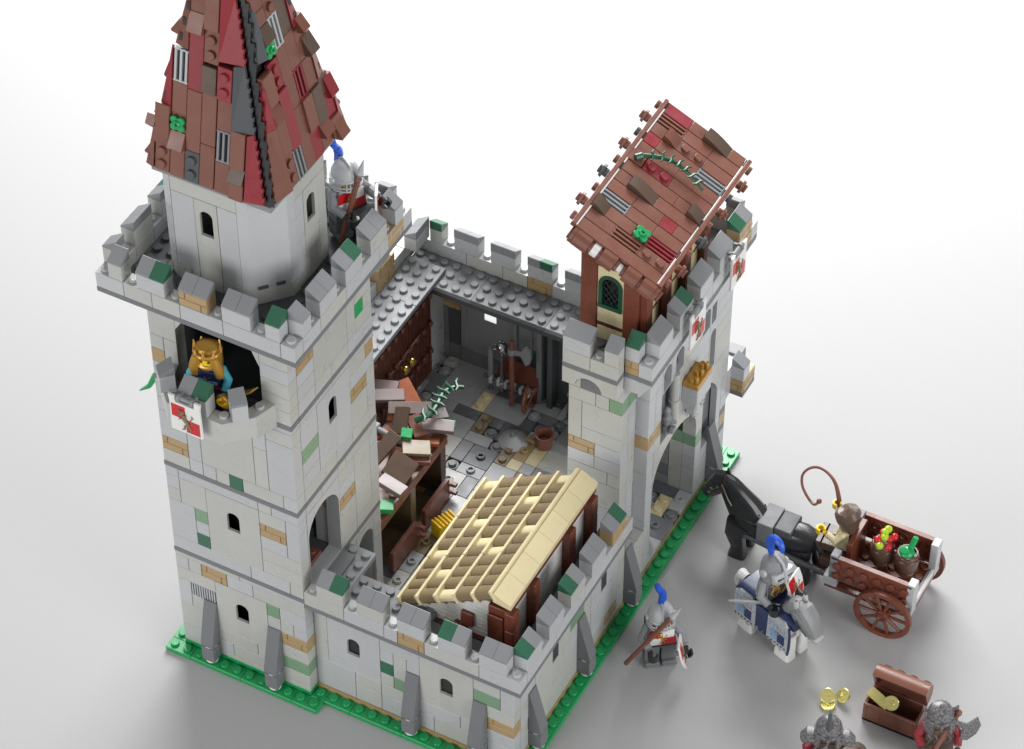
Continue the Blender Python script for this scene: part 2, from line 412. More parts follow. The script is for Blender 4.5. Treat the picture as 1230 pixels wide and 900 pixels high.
for a in ((8, 29, 1, 2, 'c', 'studs'), (9, 27, 1, 2, 'e', 'studs'), (10, 27, 1, 1, 'b', 'round'), (9, 31, 3, 1, 'k', None), (9, 29, 3, 2, 'g', None),
          (11, 27, 2, 2, 'k', None), (12, 29, 1, 1, 'k', None), (13, 29, 1, 1, 'b', 'round'), (14, 29, 1, 1, 'g', 'round'), (10, 24, 2, 2, 'k', 'jump'), (9, 23, 1, 1, 'b', 'round'), (13, 25, 1, 1, 'c', None), (14, 26, 1, 2, 'c', None),
          (6, 24, 3, 2, 'w', None), (5, 29, 3, 2, 'g', None), (5, 31, 3, 2, 'g', None), (4, 32, 1, 1, 'w', 'jump'), (3, 31, 1, 1, 'b', 'round'), (4, 28, 1, 1, 'g', 'round'),
          (5, 27, 1, 1, 'b', 'round'), (6, 26, 3, 2, 'g', None), (12, 22, 2, 3, 'g', None), (14, 22, 1, 1, 'b', 'round'), (13, 20, 2, 2, 'e', 'studs'), (15, 22, 2, 2, 'g', None),
          (9, 21, 2, 2, 'w', 'jump'), (11, 21, 1, 2, 'k', None), (11, 19, 2, 2, 'l', None), (11, 18, 1, 1, 'b', 'round'), (12, 14, 1, 1, 'b', 'round'), (13, 15, 1, 1, 'b', 'round'), (12, 16, 1, 2, 'g', 'jump'), (13, 17, 1, 1, 's', None),
          (12, 12, 2, 2, 'b', 'jump'), (14, 12, 1, 1, 'b', 'round'), (8, 13, 3, 3, 'e', None), (8, 16, 3, 4, 'e', None),
          (24, 26, 1, 2, 'c', 'studs'), (25, 27, 1, 2, 'l', 'jump'), (25, 26, 1, 1, 'b', 'round'), (24, 24, 2, 2, 'b', 'jump'), (24, 22, 2, 2, 'l', None), (22, 28, 3, 1, 'k', None), (23, 27, 1, 1, 'b', 'round'), (25, 21, 1, 1, 'b', 'round'),
          (12, 31, 2, 1, 'g', None), (10, 32, 3, 1, 's', None), (13, 30, 2, 1, 'b', None)):
    tile(*a)
for j in range(Y0, Y1):
    for i in range(X0, X1):
        if (i, j) in used: continue
        opts = [(1, 2), (2, 1), (2, 2), (2, 3), (3, 2), (2, 4), (4, 2), (2, 2)]; rnd.shuffle(opts); opts.append((1, 1))
        for w, h in opts:
            if i + w <= X1 and j + h <= Y1 and all((a, b) not in used for a in range(i, i + w) for b in range(j, j + h)):
                if (w, h) == (1, 1): tile(i, j, 1, 1, rnd.choice('bgk'), 'round' if rnd.random() < .35 else None)
                elif (w, h) == (1, 2) and rnd.random() < .4: tile(i, j, w, h, rnd.choice('get'), 'studs' if rnd.random() < .5 else 'jump')
                else: tile(i, j, w, h, rnd.choice('gglwbbk'), 'jump' if w * h == 2 and rnd.random() < .4 else None)
                break
m.build('courtyard_floor', kind='structure', label='courtyard paving of mixed grey, dark grey and tan tiles')

# ================================================================== corner tower
tw = thing('corner_tower', 'tall square light grey stone tower with a steep red brown spire and a balcony', 'tower', (6, 6, .8), world=True)
Z = .8
F1 = [(3, 5, 8.4, 9.6, 'mas'), (2, 4, 6.0, 7.2, 'grille'), (4, 8, 3.6, 8.4, 'win', 5.5, 6.5, 5.35, 7.05, 'w'), (8, 9, 7.2, 8.4, 's'), (9, 11, 4.8, 6.0, 'mas'), (9, 11, 2.4, 3.6, 's'), (9, 11, 7.2, 8.4, 'l'), (1, 3, 2.4, 4.8, 'w'), (9, 10, 6.0, 7.2, 'w')]
F2 = [(3, 4, 11.6, 12.8, 'd'), (3, 4, 14.0, 15.2, 's'), (4, 8, 11.6, 17.6, 'win', 5.5, 6.45, 14.45, 16.2, 'w'), (8, 10, 15.2, 16.4, 'mas'), (1, 3, 11.6, 15.2, 'l'), (10, 11, 14.0, 17.6, 'l')]
F3 = [(1, 3, 20.0, 21.2, 'mas'), (6, 7, 18.8, 20.0, 'd'), (3, 4, 20.0, 22.4, 'l'), (4, 8, 20.0, 24.8, 'w'), (8, 9, 20.0, 23.6, 'w'), (9, 11, 20.0, 24.8, 'l')]
F4 = [(1, 2, 28.0, 29.2, 't'), (3, 9, 26.8, 32.4, 'hole')]
m = Mb(); f = mF(1)
brick(m, f, 1, 11, .8, 1.2, 'w')
fill(m, f, 1, 11, 1.2, 9.6, F1, 5); brick(m, f, 1, 6, 9.6, 10.0, 'w'); brick(m, f, 6, 11, 9.6, 10, 'l')
mbox(m, f, .98, 11.02, -.02, 1, 10.0, 10.4, 'b', .02)
fill(m, f, 1, 11, 10.4, 18.4, F2, 6)
mbox(m, f, .98, 11.02, -.02, 1, 18.4, 18.8, 'b', .02)
fill(m, f, 1, 11, 18.8, 26.4, F3, 7)
mbox(m, f, .98, 11.02, -.02, 1, 26.4, 26.8, 'b', .02)
fill(m, f, 1, 11, 26.8, 34.0, F4, 8)
# stepped lintel of the balcony doorway
mface(m, f, [(3, 34.0), (3, 31.6), (3.5, 32.4), (8.5, 32.4), (9, 31.2), (9, 34.0)], .01, .99, 'l')
m.build('front_wall', tw)
R1 = [(8, 10.9, 3.6, 9.6, 'arch', 8, 10, .9, 9.1, 'l', 1.0), (2, 3, 4.8, 6.0, 't'), (2, 3, 2.4, 3.6, 's')]
R2 = [(2, 6, 10.4, 17.6, 'arch', 2.1, 5.9, 10.45, 17.0, 'l', 1.9), (6, 8, 14.0, 15.2, 'mas'), (8, 10, 11.6, 17.6, 'w'), (6, 8, 11.6, 14.0, 'w'), (10, 11, 14, 16.4, 'l')]
R3 = [(4, 8, 20.0, 26.0, 'win', 5.35, 6.3, 23.0, 25.05, 'l'), (2, 4, 22.4, 23.6, 's'), (8, 10, 22.4, 23.6, 'mas'), (10, 11, 24.8, 26.0, 't'), (2, 4, 23.6, 26.0, 'l'), (8, 10, 20, 22.4, 'w')]
R4 = [(2, 4, 30.4, 31.6, 'mas'), (4, 8, 28.0, 32.8, 'w'), (8, 9, 28.0, 32.8, 'w'), (9, 10, 29.2, 30.4, 'G'), (8, 11, 26.8, 28.0, 'l')]
m = Mb(); f = mR(11)
brick(m, f, 2, 11, .8, 1.2, 'w')
fill(m, f, 2, 11, 1.2, 9.6, [(7.8, 10, .8, 9.6, 'arch', 8.0, 9.9, .85, 9.1, 'l', .95), (10, 11, 3.6, 7.2, 'l')], 15)
brick(m, f, 2, 11, 9.6, 10.0, 'w')
mbox(m, f, 2, 6, -.02, 1, 10.0, 10.4, 'b', .02); mbox(m, f, 6, 11.02, -.02, 1, 10.0, 10.4, 'b', .02)
fill(m, f, 2, 11, 10.4, 18.4, R2, 16)
mbox(m, f, 2, 11.02, -.02, 1, 18.4, 18.8, 'b', .02)
fill(m, f, 2, 11, 18.8, 26.4, R3, 17)
mbox(m, f, 2, 11.02, -.02, 1, 26.4, 26.8, 'b', .02)
fill(m, f, 2, 11, 26.8, 34.0, R4, 18)
# splayed jambs of the big arch
brick(m, mF(6), 9.0, 10, 10.4, 14, 'l', .9); masonry(m, mF(5.98), 9, 10.96, 14.0, 15.2, d1=.5); brick(m, mF(6), 9.0, 10, 15.2, 17.4, 'l', .9)
m.build('side_wall', tw)
m = Mb(); fill(m, mL(1), 2, 10, .8, 34.0, [(5, 7, 28, 31.6, 'win', 5.5, 6.5, 28.8, 31, 'l'), (3, 4, 25.0, 26.2, 'G')], 21)
m.build('outer_wall', tw)
m = Mb(); fill(m, mB(11), 1, 10, .8, 34.0, [], 22); m.build('rear_wall', tw)
m = Mb()
for z in (10.0, 18.4, 26.4):
    m = Mb(); m.box(2, 10, 2, 10, z, z + .4, 'k', 0); m.build('floor', tw)
m = Mb()
plate(m, 7, 10, 3, 5, 10.4, 10.8, 'B')
m.build('stored_plate', tw)
for a in ((2.2, 9.8, 9.4, 9.9, 10.4, 18, 'k'), (2.01, 9.9, 2.01, 2.12, 10.4, 18.3, 'x'), (2.01, 2.2, 2.2, 9.3, 10.4, 18.3, 'x'), (9.4, 9.98, 2.12, 5.9, 17.2, 18.3, 'x'), (6.2, 9.0, 7.2, 7.4, 10.4, 18.3, 'x'), (2.1, 2.6, 2.1, 9.8, 26.8, 34, 'k'), (3, 9, 6.5, 7, 26.8, 34, 'x')):  # dark sheets added to paint the shade inside the tower
    m = Mb(); m.box(*a, 0); m.build('shade_lining', tw)
m = Mb()
for x, y in ((7.5, 6.5), (8.5, 6.5), (8.5, 7.5)): m.cyl((x, y, 10.4), (x, y, 11.1), .45, .4, 'k')
m.build('stored_barrel_lid', tw)
for u in (3, 8): buttress(tw, mF(1), u)
# corbelling below the wall walk
m = Mb()
m.box(.4, 11.6, .4, 11.6, 34.0, 34.4, 'l', .03)
m.box(0, 12, 0, 12, 34.4, 34.8, 'b', .03)
for x in (1.5, 4.5, 7.5, 10.5):
    m.box(x - .5, x + .5, -.4, 0, 34.45, 34.78, 'b', .03); m.box(12, 12.4, x - .5, x + .5, 34.45, 34.78, 'b', .03); m.box(-.4, 0, x - .5, x + .5, 34.45, 34.78, 'b', .03)
m.build('corbel', tw)
m = Mb()
def sk(x, y): return 1.9 < x < 10.1 and 1.9 < y < 10.1
plate(m, 0, 12, 0, 12, 34.8, 35.2, 'k', True, sk)
m.build('wall_walk', tw)
m = Mb(); zb = 34.8; gF = [0, 3, 6, 9]
parapet(m, mF(-1), -1, 13, zb, [-1, 1, 4, 7, 10, 12], seed=2)
parapet(m, mR(13), 0, 13, zb, [1, 4, 7, 10, 12], seed=3)
parapet(m, mL(-1), 0, 13, zb, [1, 4, 7, 10, 12], seed=4)
parapet(m, mB(13), 0, 12, zb, [1, 4, 7, 10], seed=5)
m.build('parapet', tw)
zt = 36.4
for u, n, c, b in ((0, 1, 'g', 'w'), (2, 2, 'gd', 'l'), (5, 2, 'gg', 't'), (8, 2, 'gg', 'l'), (11, 1, 'd', 'l')): merlon(tw, mF(-1), u, n, zt, c, b)
for u, n, c, b, lw in ((0, 1, 'g', 'l', None), (2, 2, 'gg', 'l', None), (5, 2, 'gd', 'l', None), (8, 2, 'gg', 'w', None), (11, 1, 'g', 'l', None)): merlon(tw, mR(13), u, n, zt, c, b)
for u, n, c, b in ((0, 1, 'g', 'w'), (2, 2, 'gg', 'w'), (5, 2, 'gd', 'w'), (8, 2, 'gg', 'l'), (11, 1, 'g', 'l')): merlon(tw, mL(-1), u, n, zt, c, b)
for u, n, c, b in ((0, 1, 'g', 'w'), (2, 2, 'gg', 'w'), (5, 2, 'dg', 'w'), (8, 2, 'gg', 'l'), (11, 1, 'g', 'l')): merlon(tw, mB(13), u, n, zt, c, b)
m = Mb(); masonry(m, mR(13.012), 10, 12, 35.2, 36.4); m.build('tan_masonry', tw)
m = Mb(); masonry(m, (lambda u, d, z: (.012 - d * .2, u, z)), 7, 9, 35.2, 36.4); m.build('tan_masonry', tw)

# turret
tz0, tz1 = 35.2, 43.6
m = Mb()
for (fm, u0, u1, sd) in ((mF(2), 3, 7.6, 31), (mR(10), 4.6, 8.0, 32), (mB(10), 3.4, 8.0, 33), (mL(2), 3.4, 8.6, 34)):
    if sd in (31, 32):
        w0 = 4.6 if sd == 31 else 5.5
        fill(m, fm, u0, u1, tz0, tz1, [(w0, w0 + 1.6, 38.8, 42.4, 'win', w0 + .35, w0 + 1.25, 39.6, 41.6, 'w'), (w0, w0 + 1.6, 35.2, 38.8, 'w'), (u0, w0, 36.4, 42.4, 'l'), (w0 + 1.6, u1, 36.4, 42.4, 'w' if sd == 32 else 'l'), (u0, u1, 42.4, 43.6, 'w')], sd, .8)
    else: fill(m, fm, u0, u1, tz0, tz1, [], sd, .8)
def cham(pts, z0, z1, k):
    m.prism(pts, z0 + .005, z1 - .005, k, lambda a, b, d: (a, b, d))
for z0, z1, k in ((35.2, 36.4, 'w'), (36.4, 43.6, 'l')):
    e = 0 if z0 > 36 else -.06
    cham([(7.6 + .005, 2 + e), (8.3, 2.1 + e), (9.9 - e, 3.9), (10 - e, 4.6 - .005), (9.2, 4.6 - .005), (7.6 + .005, 2.8)], z0, z1, k)
    cham([(3, 2), (2.2, 2.5), (2, 3.4), (2.8, 3.4), (3, 2.8)], z0, z1, k)
    cham([(2, 8.6), (3.4, 10), (3.4, 9.2), (2.8, 8.6)], z0, z1, k)
    cham([(10, 8.0), (8.0, 10), (8.0, 9.2), (9.2, 8.0)], z0, z1, k)
for a, b in (((8.55, 2.3), (8.95, 2.75)), ((9.3, 3.15), (9.65, 3.55))):
    m.prism([(a[0], a[1]), (b[0], b[1]), (b[0] - .1, b[1] + .1), (a[0] - .1, a[1] + .1)], 36.42, 36.62, 'k', lambda p, q, d: (p + .04, q - .04, d))
m.build('turret_wall', tw)
m = Mb(); m.box(1.9, 10.1, 1.9, 10.1, 43.6, 44.0, 'g', .02)
for x, y in ((9.5, 2.5), (8.5, 2.5), (9.5, 3.5)): m.stud(x, y, 44.0, 'k')
m.build('eaves_plate', tw)
# spire
rf = thing('spire', None, None); rf.parent = tw; rf['_w'] = [6, 6, .8]
hh = 4.5; zb = 43.8; H = 22.2; L = math.hypot(hh, H)
def fframe(k):
    R = Matrix.Rotation(k * PI / 2, 4, 'Z')
    U = Vector((1, 0, 0)); V = Vector((0, hh, H)) / L; N = U.cross(V)
    B = Matrix(((U.x, V.x, N.x, 0), (U.y, V.y, N.y, -hh), (U.z, V.z, N.z, zb), (0, 0, 0, 1)))
    return Matrix.Translation((6, 6, 0)) @ R @ B
def wv(v): return hh * (1 - v / L)
core = Mb()  # black core paints the dark inside of the spire, seen through its seams
core.add([(6 + a * (hh - .55), 6 + b * (hh - .55), zb + .25) for a, b in ((-1, -1), (1, -1), (1, 1), (-1, 1))] + [(6, 6, zb + H - 2.6)], [(0, 1, 2, 3), (0, 1, 4), (1, 2, 4), (2, 3, 4), (3, 0, 4)], 'x')
# flat black strips that paint the dark gap deep in the open seam
for k, s in ((0, 1),):
    core.T = fframe(k); v = .4; i = 0
    while v < 18:
        w = wv(v); core.box(s * (w - .6), s * (w - .12 - (.12 if i % 2 else 0)), v, v + .6, -.45, -.38, 'x', 0)
        v += .6; i += 1
core.T = None
core.build('dark_core', rf)
FRONT = {  # column left edge: [(v0, v1, kind, colour)]
    -3.62: [(.35, 2.3, 'st2', 'B'), (2.3, 5.0, 'hi', 'B')],
    -2.6: [(.3, 2.3, '', 'B'), (2.3, 3.4, 'slope', 'B'), (3.4, 4.6, 'flower', 'G'), (4.6, 6.7, '', 'B'), (6.7, 8.9, 'gr', 'l')],
    -1.6: [(.3, 2.4, 'st2', 'k'), (2.4, 6.5, '', 'B'), (6.5, 10.4, '', 'R'), (10.4, 11.6, 'slope', 'B')],
    -.6: [(.3, 3.2, '', 'B'), (3.2, 6.7, '', 'B'), (6.7, 8.5, 'hi', 'D'), (8.6, 10.8, 'st2', 'B'), (10.8, 13.3, 'hi', 'B')],
    .45: [(.3, 2.4, '', 'B'), (2.4, 4.5, 'gr', 'g'), (4.5, 6.6, '', 'B'), (6.6, 8.8, 'st2hi', 'R')],
    1.5: [(.3, 1.5, 'hi', 'B'), (1.5, 2.4, 'slope', 'D'), (2.4, 4.9, 'hi', 'B')]}
RIGHT = {
    -2.35: [(.35, 2.6, 'st2', 'B'), (2.7, 5.0, 'hi', 'B'), (5.05, 6.2, 'slope', 'B'), (6.2, 8.3, 'hi', 'B')],
    -1.4: [(.3, 2.5, 'gr', 'g'), (2.5, 6.6, 'hi', 'R'), (6.6, 8.6, 'st2', 'R'), (8.9, 9.9, 'flower', 'G'), (10.0, 11.0, 'slope', 'D')],
    -.4: [(.3, 4.6, '', 'B'), (4.6, 8.9, '', 'B'), (8.9, 11.1, 'gr', 'l'), (11.1, 13.1, 'st2', 'B')],
    .55: [(.3, 2.4, '', 'R'), (2.4, 4.7, 'hi', 'B'), (4.7, 6.8, 'gr', 'R'), (6.8, 9.2, '', 'B')],
    1.55: [(.4, 1.3, '', 'B'), (1.3, 2.3, 'slope', 'B'), (2.3, 4.7, 'hi', 'D'), (4.7, 6.8, '', 'B')],
    2.55: [(.5, 1.9, 'hi', 'B'), (1.9, 3.6, '', 'R')]}
def shingle(T, u, v0, v1, kind, k, par, w=.985):
    top = .2 if 'hi' in kind else 0
    if kind == 'gr':
        m = Mb(); m.T = T; m.box(u, u + w, v0, v0 + .12, -.3, .0, k, .02); m.box(u, u + w, v1 - .12, v1, -.3, .0, k, .02); m.box(u, u + w, v0, v1, -.32, -.22, 'x', 0)
        for i in range(3): m.box(u + .06 + i * .36, u + .22 + i * .36, v0, v1, -.25, .02, k, .02)
        m.build('grille', par); return
    if kind == 'flower':
        m = Mb(); m.T = T; c = ((2 * u + w) / 2, (v0 + v1) / 2, .12)
        for a in range(4):
            t = PI / 4 + a * PI / 2; m.cyl((c[0] + .33 * math.cos(t), c[1] + .33 * math.sin(t), .02), (c[0] + .33 * math.cos(t), c[1] + .33 * math.sin(t), .2), .24, .24, k, 12)
        m.cyl((c[0], c[1], -.1), (c[0], c[1], .205), .36, .36, k, 14); m.tor((c[0], c[1], .26), (0, 0, 1), .17, .08, k, 12, 6)
        m.box(u, u + w, v0, v1, -.3, -.06, 'B', .02); m.build('flower', par); return
    if kind == 'slope':
        m = Mb(); m.T = T
        m.prism([(v0, -.3), (v1, -.3), (v1, .02), (v0 + .06, .42), (v0, .38)], u, u + w, k, lambda a, b, d: (d, a, b)); m.build('tilted_slope', par); return
    return top
def roof_face(kf, spec, seed):
    T = fframe(kf); rnd = random.Random(seed); m = Mb(); m.T = T
    cols = sorted(spec) if spec else [-3.5, -2.5, -1.5, -.5, .5, 1.5, 2.5]
    for u in cols:
        done = 0
        w = .985; uo = max(abs(u), abs(u + w))
        vt = L * (1 - (uo + .35) / hh)
        for (v0, v1, kind, k) in (spec.get(u, []) if spec else []):
            r = shingle(T, u, v0, v1, kind, k, rf)
            if r is not None:
                m.box(u, u + w, v0 + .01, v1 - .01, -.3, r, k, .035)
                if 'st2' in kind:
                    for q in (.28, .72): m.cyl((u + w / 2, v0 + (v1 - v0) * q, r - .02), (u + w / 2, v0 + (v1 - v0) * q, r + .2), .3, .3, k, 12)
            done = v1
        v = max(done, .3)
        if spec is FRONT and u > .4: vt = {1.5: 4.9, .45: 9.1}[u]
        if spec is RIGHT and u in (-2.35, 1.55, 2.55): vt = {-2.35: 8.4, 1.55: 9.1, 2.55: 4.9}[u]
        while v < vt - .7:
            e = min(vt, v + rnd.choice((1.05, 2.1, 2.1, 3.2, 4.2))); k = rnd.choice('BBBBBBRDB')
            kind = rnd.choice(('', '', '', 'hi', 'slope')) if e - v < 1.5 else rnd.choice(('', '', '', 'hi', 'gr'))
            if kind in ('slope',) and e - v < 1.4: shingle(T, u, v, e, 'slope', k, rf)
            elif kind == 'gr' and 1.5 < e - v < 2.5 and not spec: shingle(T, u, v, e, 'gr', rnd.choice('gBR'), rf)
            else: m.box(u, u + w, v + .01, e - .01, -.3, .22 if kind == 'hi' else 0, k, .035)
            v = e
    m.build('shingles', rf)
    # tapering hip slopes beside the open seams
    for s in (-1, 1):
        if spec is FRONT: U = [2.6, 1.5, .47, .3] if s > 0 else [3.64, 2.62, 1.6, .62]; mg = .68 if s > 0 else .12; ck = 'RkRB' if s > 0 else 'BRBB'
        elif spec is RIGHT: U = [3.55, 2.55, 1.55, .6] if s > 0 else [2.37, 2.37, 1.42, .42]; mg = .15 if s > 0 else .62; ck = 'RBRB' if s > 0 else 'BRkB'
        else: U = [3.5, 2.5, 1.5, .55]; mg = .25; ck = 'BRBB'
        m = Mb(); m.T = T
        V = [.45, 4.9, 9.1, 13.2, 17.6]
        for i in range(4):
            a, b = V[i], V[i + 1]; u = U[i]; wa = wv(a) - mg; wb = wv(b) - mg
            if wa <= u + .05: continue
            if wb < u + .03: b2 = a + (b - a) * (wa - u) / (wa - wb); P = [(u + .01, a), (wa, a), (u + .01, b2)]
            else: P = [(u + .01, a), (wa, a), (wb, b - .02), (u + .01, b - .02)]
            hi = .22 if mg > .3 else .1
            vs = [(s * p, q, -.3) for p, q in P] + [(s * p, q, hi if p < u + .05 else -.12) for p, q in P]; n = len(P)
            m.add(vs, [list(range(n)), [n + j for j in range(n)]] + [[j, (j + 1) % n, n + (j + 1) % n, n + j] for j in range(n)], ck[i])
            if mg > .3:   # toothed inner edge of each slope
                v = a + .2
                while v < b - .4:
                    w0 = wa + (wb - wa) * (v - a) / (b - a)
                    if w0 > u: m.box(s * (w0 - .06), s * (w0 + .07), v, v + .3, -.3, -.12, ck[i], .0)
                    v += .6
            else:
                v = a + .35
                while v < b - .5:
                    w0 = wa + (wb - wa) * (v - a) / (b - a)
                    if w0 - .46 > u: m.box(s * (w0 - .45), s * (w0 - .2), v, v + .5, -.2, -.015, 'x', .0)
                    v += 1.05
        m.build('hip_slope', rf)
def bump(face, u0, u1, v0, v1, n, k):
    m = Mb(); m.T = fframe(face)
    m.prism([(v0, -.2), (v1, -.2), (v1, .05), (v0 + .12, n), (v0, n - .08)], u0, u1, k, lambda a, b, d: (d, a, b)); m.build('tilted_slope', rf)
for a in ((1, 2.7, 3.6, .4, 1.9, .62, 'B'), (1, 2.0, 2.9, 6.9, 8.2, .55, 'D'), (1, 1.9, 2.6, 8.6, 9.6, .5, 'B'), (1, .9, 1.7, 12.0, 13.3, .55, 'B'), (1, 3.0, 3.8, 3.2, 4.6, .4, 'R'), (2, -3.6, -2.6, 1.2, 2.6, .6, 'B'), (2, -2.6, -1.6, 6.4, 7.6, .5, 'k'),
          (3, 2.6, 3.5, 2.6, 3.8, .7, 'B'), (3, 2.9, 3.6, .4, 1.6, .45, 'B'), (3, 1.6, 2.5, 6.0, 8.0, .4, 'R'), (3, 1.2, 2.2, 9.4, 10.6, .5, 'B'), (3, .8, 1.6, 12.2, 13.2, .8, 'k'), (3, 1.0, 2.0, 3.6, 6.4, .35, 'R'), (0, -4.2, -3.6, 3.3, 4.0, .3, 'B')): bump(*a)
roof_face(0, FRONT, 1); roof_face(1, RIGHT, 2); roof_face(2, None, 3); roof_face(3, None, 4)
m = Mb(); m.cyl((6, 6, 61), (6, 6, 67.5), .6, .25, 'g'); m.cyl((6, 6, 67), (6, 6, 69.5), .3, .05, 'k'); m.build('finial', rf)
m = Mb(); m.T = fframe(3)
for i in range(3): m.cyl((2.9 + .3 * (i - 1), 3.6, .0), (2.9 + .3 * (i - 1), 3.6, .3), .2, .2, 'G', 8)
m.build('flower', rf)

# balcony
bz = 27.2
m = Mb()
plan = [(2, 1), (2.5, -.5), (4, -2), (8, -2), (9.5, -.5), (10, 1)]
m.prism([(x, y * .96 + .04) for x, y in plan], 26.6, 27.2, 'l', lambda a, b, d: (a, b, d))
inn = [(9.1, 1), (8.7, -.05), (7.6, -1.1), (4.4, -1.1), (3.3, -.05), (2.9, 1)]
for i in range(5):
    a, b = plan[i], plan[i + 1]; c_, d_ = inn[4 - i], inn[5 - i]
    m.prism([a, b, c_, d_], 26.7 if i in (1, 3) else 26.5, 28.4, 'w', lambda p, q, d: (p, q, d))
for x, y in ((3.9, -1.1), (7.75, -1.35), (9.25, .35), (2.75, .35)): m.stud(x, y, 28.4, 'l')
bal = m.build('balcony', tw)
merl = merlon
m = Mb(); f = mF(-2); brick(m, f, 4.9, 6.95, 28.4, 29.8, 'l'); o = m.build('balcony_merlon', tw)
for i, k in enumerate('gd'):
    m = Mb(); cap(m, f, 4.92 + i * 1.01, 5.92 + i * 1.01, 29.8, k); m.build('coping_slope', o)
def rotmerl(cx, cy, ang, z):
    m = Mb(); T = Matrix.Translation((cx, cy, 0)) @ Matrix.Rotation(ang, 4, 'Z'); m.T = T
    f = lambda u, d, zz: (u, d, zz)
    m.box(-.5, .5, -.45, .55, z, z + 1.3, 'l'); o = m.build('balcony_merlon', tw)
    m = Mb(); m.T = T; m.box(-.5, .5, -.45, .55, z + 1.3, z + 1.42, 'g', .02); mprof(m, f, [(-.45, z + 1.42), (.55, z + 1.42), (.55, z + 2.0), (-.45, z + 1.5)], -.5, .5, 'g'); m.build('coping_slope', o)
rotmerl(8.6, -.95, PI / 4, 28.4); rotmerl(3.25, -.85, -PI / 4, 28.4)
m = Mb(); m.loft([((1.1, 1.9, 26.2), .35, .3), ((.5, 1.8, 25.6), .32, .24), ((.1, 1.6, 24.7), .28, .16), ((-.5, 1.4, 24.2), .12, .05)], 'G', 10); m.build('leaf', tw)

# ================================================================== low front curtain wall
fw = thing('front_curtain_wall', 'low light grey battlemented wall running right from the foot of the tower', 'castle wall', (18, 2, .8), world=True)
m = Mb(); f = mF(2)
FF = [(12, 16, 3.6, 9.6, 'win', 13.5, 14.45, 5.3, 6.95, 'l', 1), (11, 12, 3.6, 9.6, 'w'), (16, 17, 4.8, 6.0, 'd'), (17, 18, 3.6, 4.8, 's'), (16, 19, 8.4, 9.6, 'w'), (16, 19, 7.2, 8.4, 'l'), (17, 18, 4.8, 7.2, 'w'), (16, 17, 3.6, 4.8, 'w'),
      (19, 23, 3.6, 9.6, 'win', 20.5, 21.48, 5.3, 6.95, 'w', 1), (23, 25, 6.0, 7.2, 's'), (24, 26, 3.6, 4.8, 'mas')]
fill(m, f, 11, 26, .8, 9.6, FF, 41, first=1.6)
m.build('wall', fw)
for u in (18, 23): buttress(fw, mF(2), u)
m = Mb(); parapet(m, mF(1), 11, 27, 9.6, [11, 14, 17, 20, 23, 26], seed=9, skip=[(18, 20)])
masonry(m, mF(1), 18, 20, 10.0, 11.2); m.build('parapet', fw)
for u, c, b in ((12, 'gd', 'w'), (15, 'gg', 'w'), (18, 'gg', 'l'), (21, 'dg', 'l'), (24, 'gg', 'l')): merlon(fw, mF(1), u, 2, 11.2, c, b)
m = Mb()
m.box(12, 26, 2, 3, 9.6, 10.0, 'b', .02)
plate(m, 11, 13, 3, 7, 9.6, 10.0, 'g'); m.box(10.0, 11.96, 2.1, 6.05, 10.02, 10.3, 'b', .03)
plate(m, 13, 19, 3, 5, 9.6, 10.0, 'b', True)
m.box(17, 26, 3, 4, 9.2, 9.6, 'b', .02)
m.build('wall_walk', fw)
m = Mb(); m.box(11.02, 13, 6.6, 6.95, 5, 9.6, 'k', .03); m.box(12.6, 12.98, 3.2, 6.6, 7.5, 9.6, 'k', .03); m.build('inner_bracket', fw)

# side curtain wall
sw = thing('side_curtain_wall', 'low light grey battlemented wall along the right edge beside the thatched hut', 'castle wall', (26, 10, .8), world=True)
m = Mb(); f = mR(26)
SS = [(5, 9, 2.4, 9.6, 'sq', 7.45, 8.3, 5.5, 7.1, 'w', 1), (9, 12, 8.4, 9.6, 'w'), (10, 12, 6.0, 7.2, 's'), (13, 17, 2.4, 9.6, 'sq', 14.5, 15.33, 5.4, 7.0, 'l', 1), (2, 3, 3.6, 4.8, 't'), (3, 5, 7.2, 8.4, 'l'), (4, 5, 2.4, 3.6, 'd'), (9, 10, 2.4, 7.2, 'w')]
fill(m, f, 3, 18, .8, 9.6, SS, 51, first=1.6)
masonry(m, mR(26.012), 15, 17, 1.25, 2.4)
m.build('wall', sw)
m = Mb(); fill(m, f, 18, 21, .8, 5.2, [], 52, first=2); m.build('wall_stub', sw)
for u in (4, 11, 18): buttress(sw, mR(26), u)
m = Mb(); parapet(m, mR(27), 2, 17, 9.6, [4, 7, 10, 13, 16], seed=19); m.build('parapet', sw)
for u, c, b in ((2, 'dg', 'l'), (5, 'gg', 'l'), (8, 'dg', 'w'), (11, 'gg', 'l'), (14, 'gd', 't')): merlon(sw, mR(27), u, 2, 11.2, c, b)
m = Mb(); m.box(25, 26, 4, 18, 9.6, 10.0, 'b', .02); m.build('wall_walk', sw)

# ================================================================== gatehouse
gh = thing('gatehouse', 'tall light grey gatehouse with a wide arched gateway and carved niches', 'gatehouse', (25, 27, .8), world=True)
m = Mb(); f = mF(19)
PP = [(21.9, 24, 19.2, 21.6, 'b'), (21, 23, 13.2, 14.4, 'mas'), (24, 25, 18.0, 19.2, 's'), (21, 22, 14.4, 18.0, 'w'), (22, 25, 14.4, 15.6, 'w')]  # darker brick behind the corbel arch puts the recess shade into colour
fill(m, f, 21, 25, .8, 21.8, PP, 61, first=1.6, cols='wwl')
f = mR(25)
fill(m, f, 20, 23, .8, 21.8, [(20, 21, 18.0, 19.2, 's'), (20, 22, 10.8, 14.4, 'w'), (20, 21, 4.8, 9.6, 'l'), (20, 22, 2.4, 4.8, 'w')], 62, first=1.6, cols='wwll')
f = mL(21); fill(m, f, 20, 23, .8, 21.8, [], 63, first=1.6, cols='gwg')
m.build('pier_wall', gh)
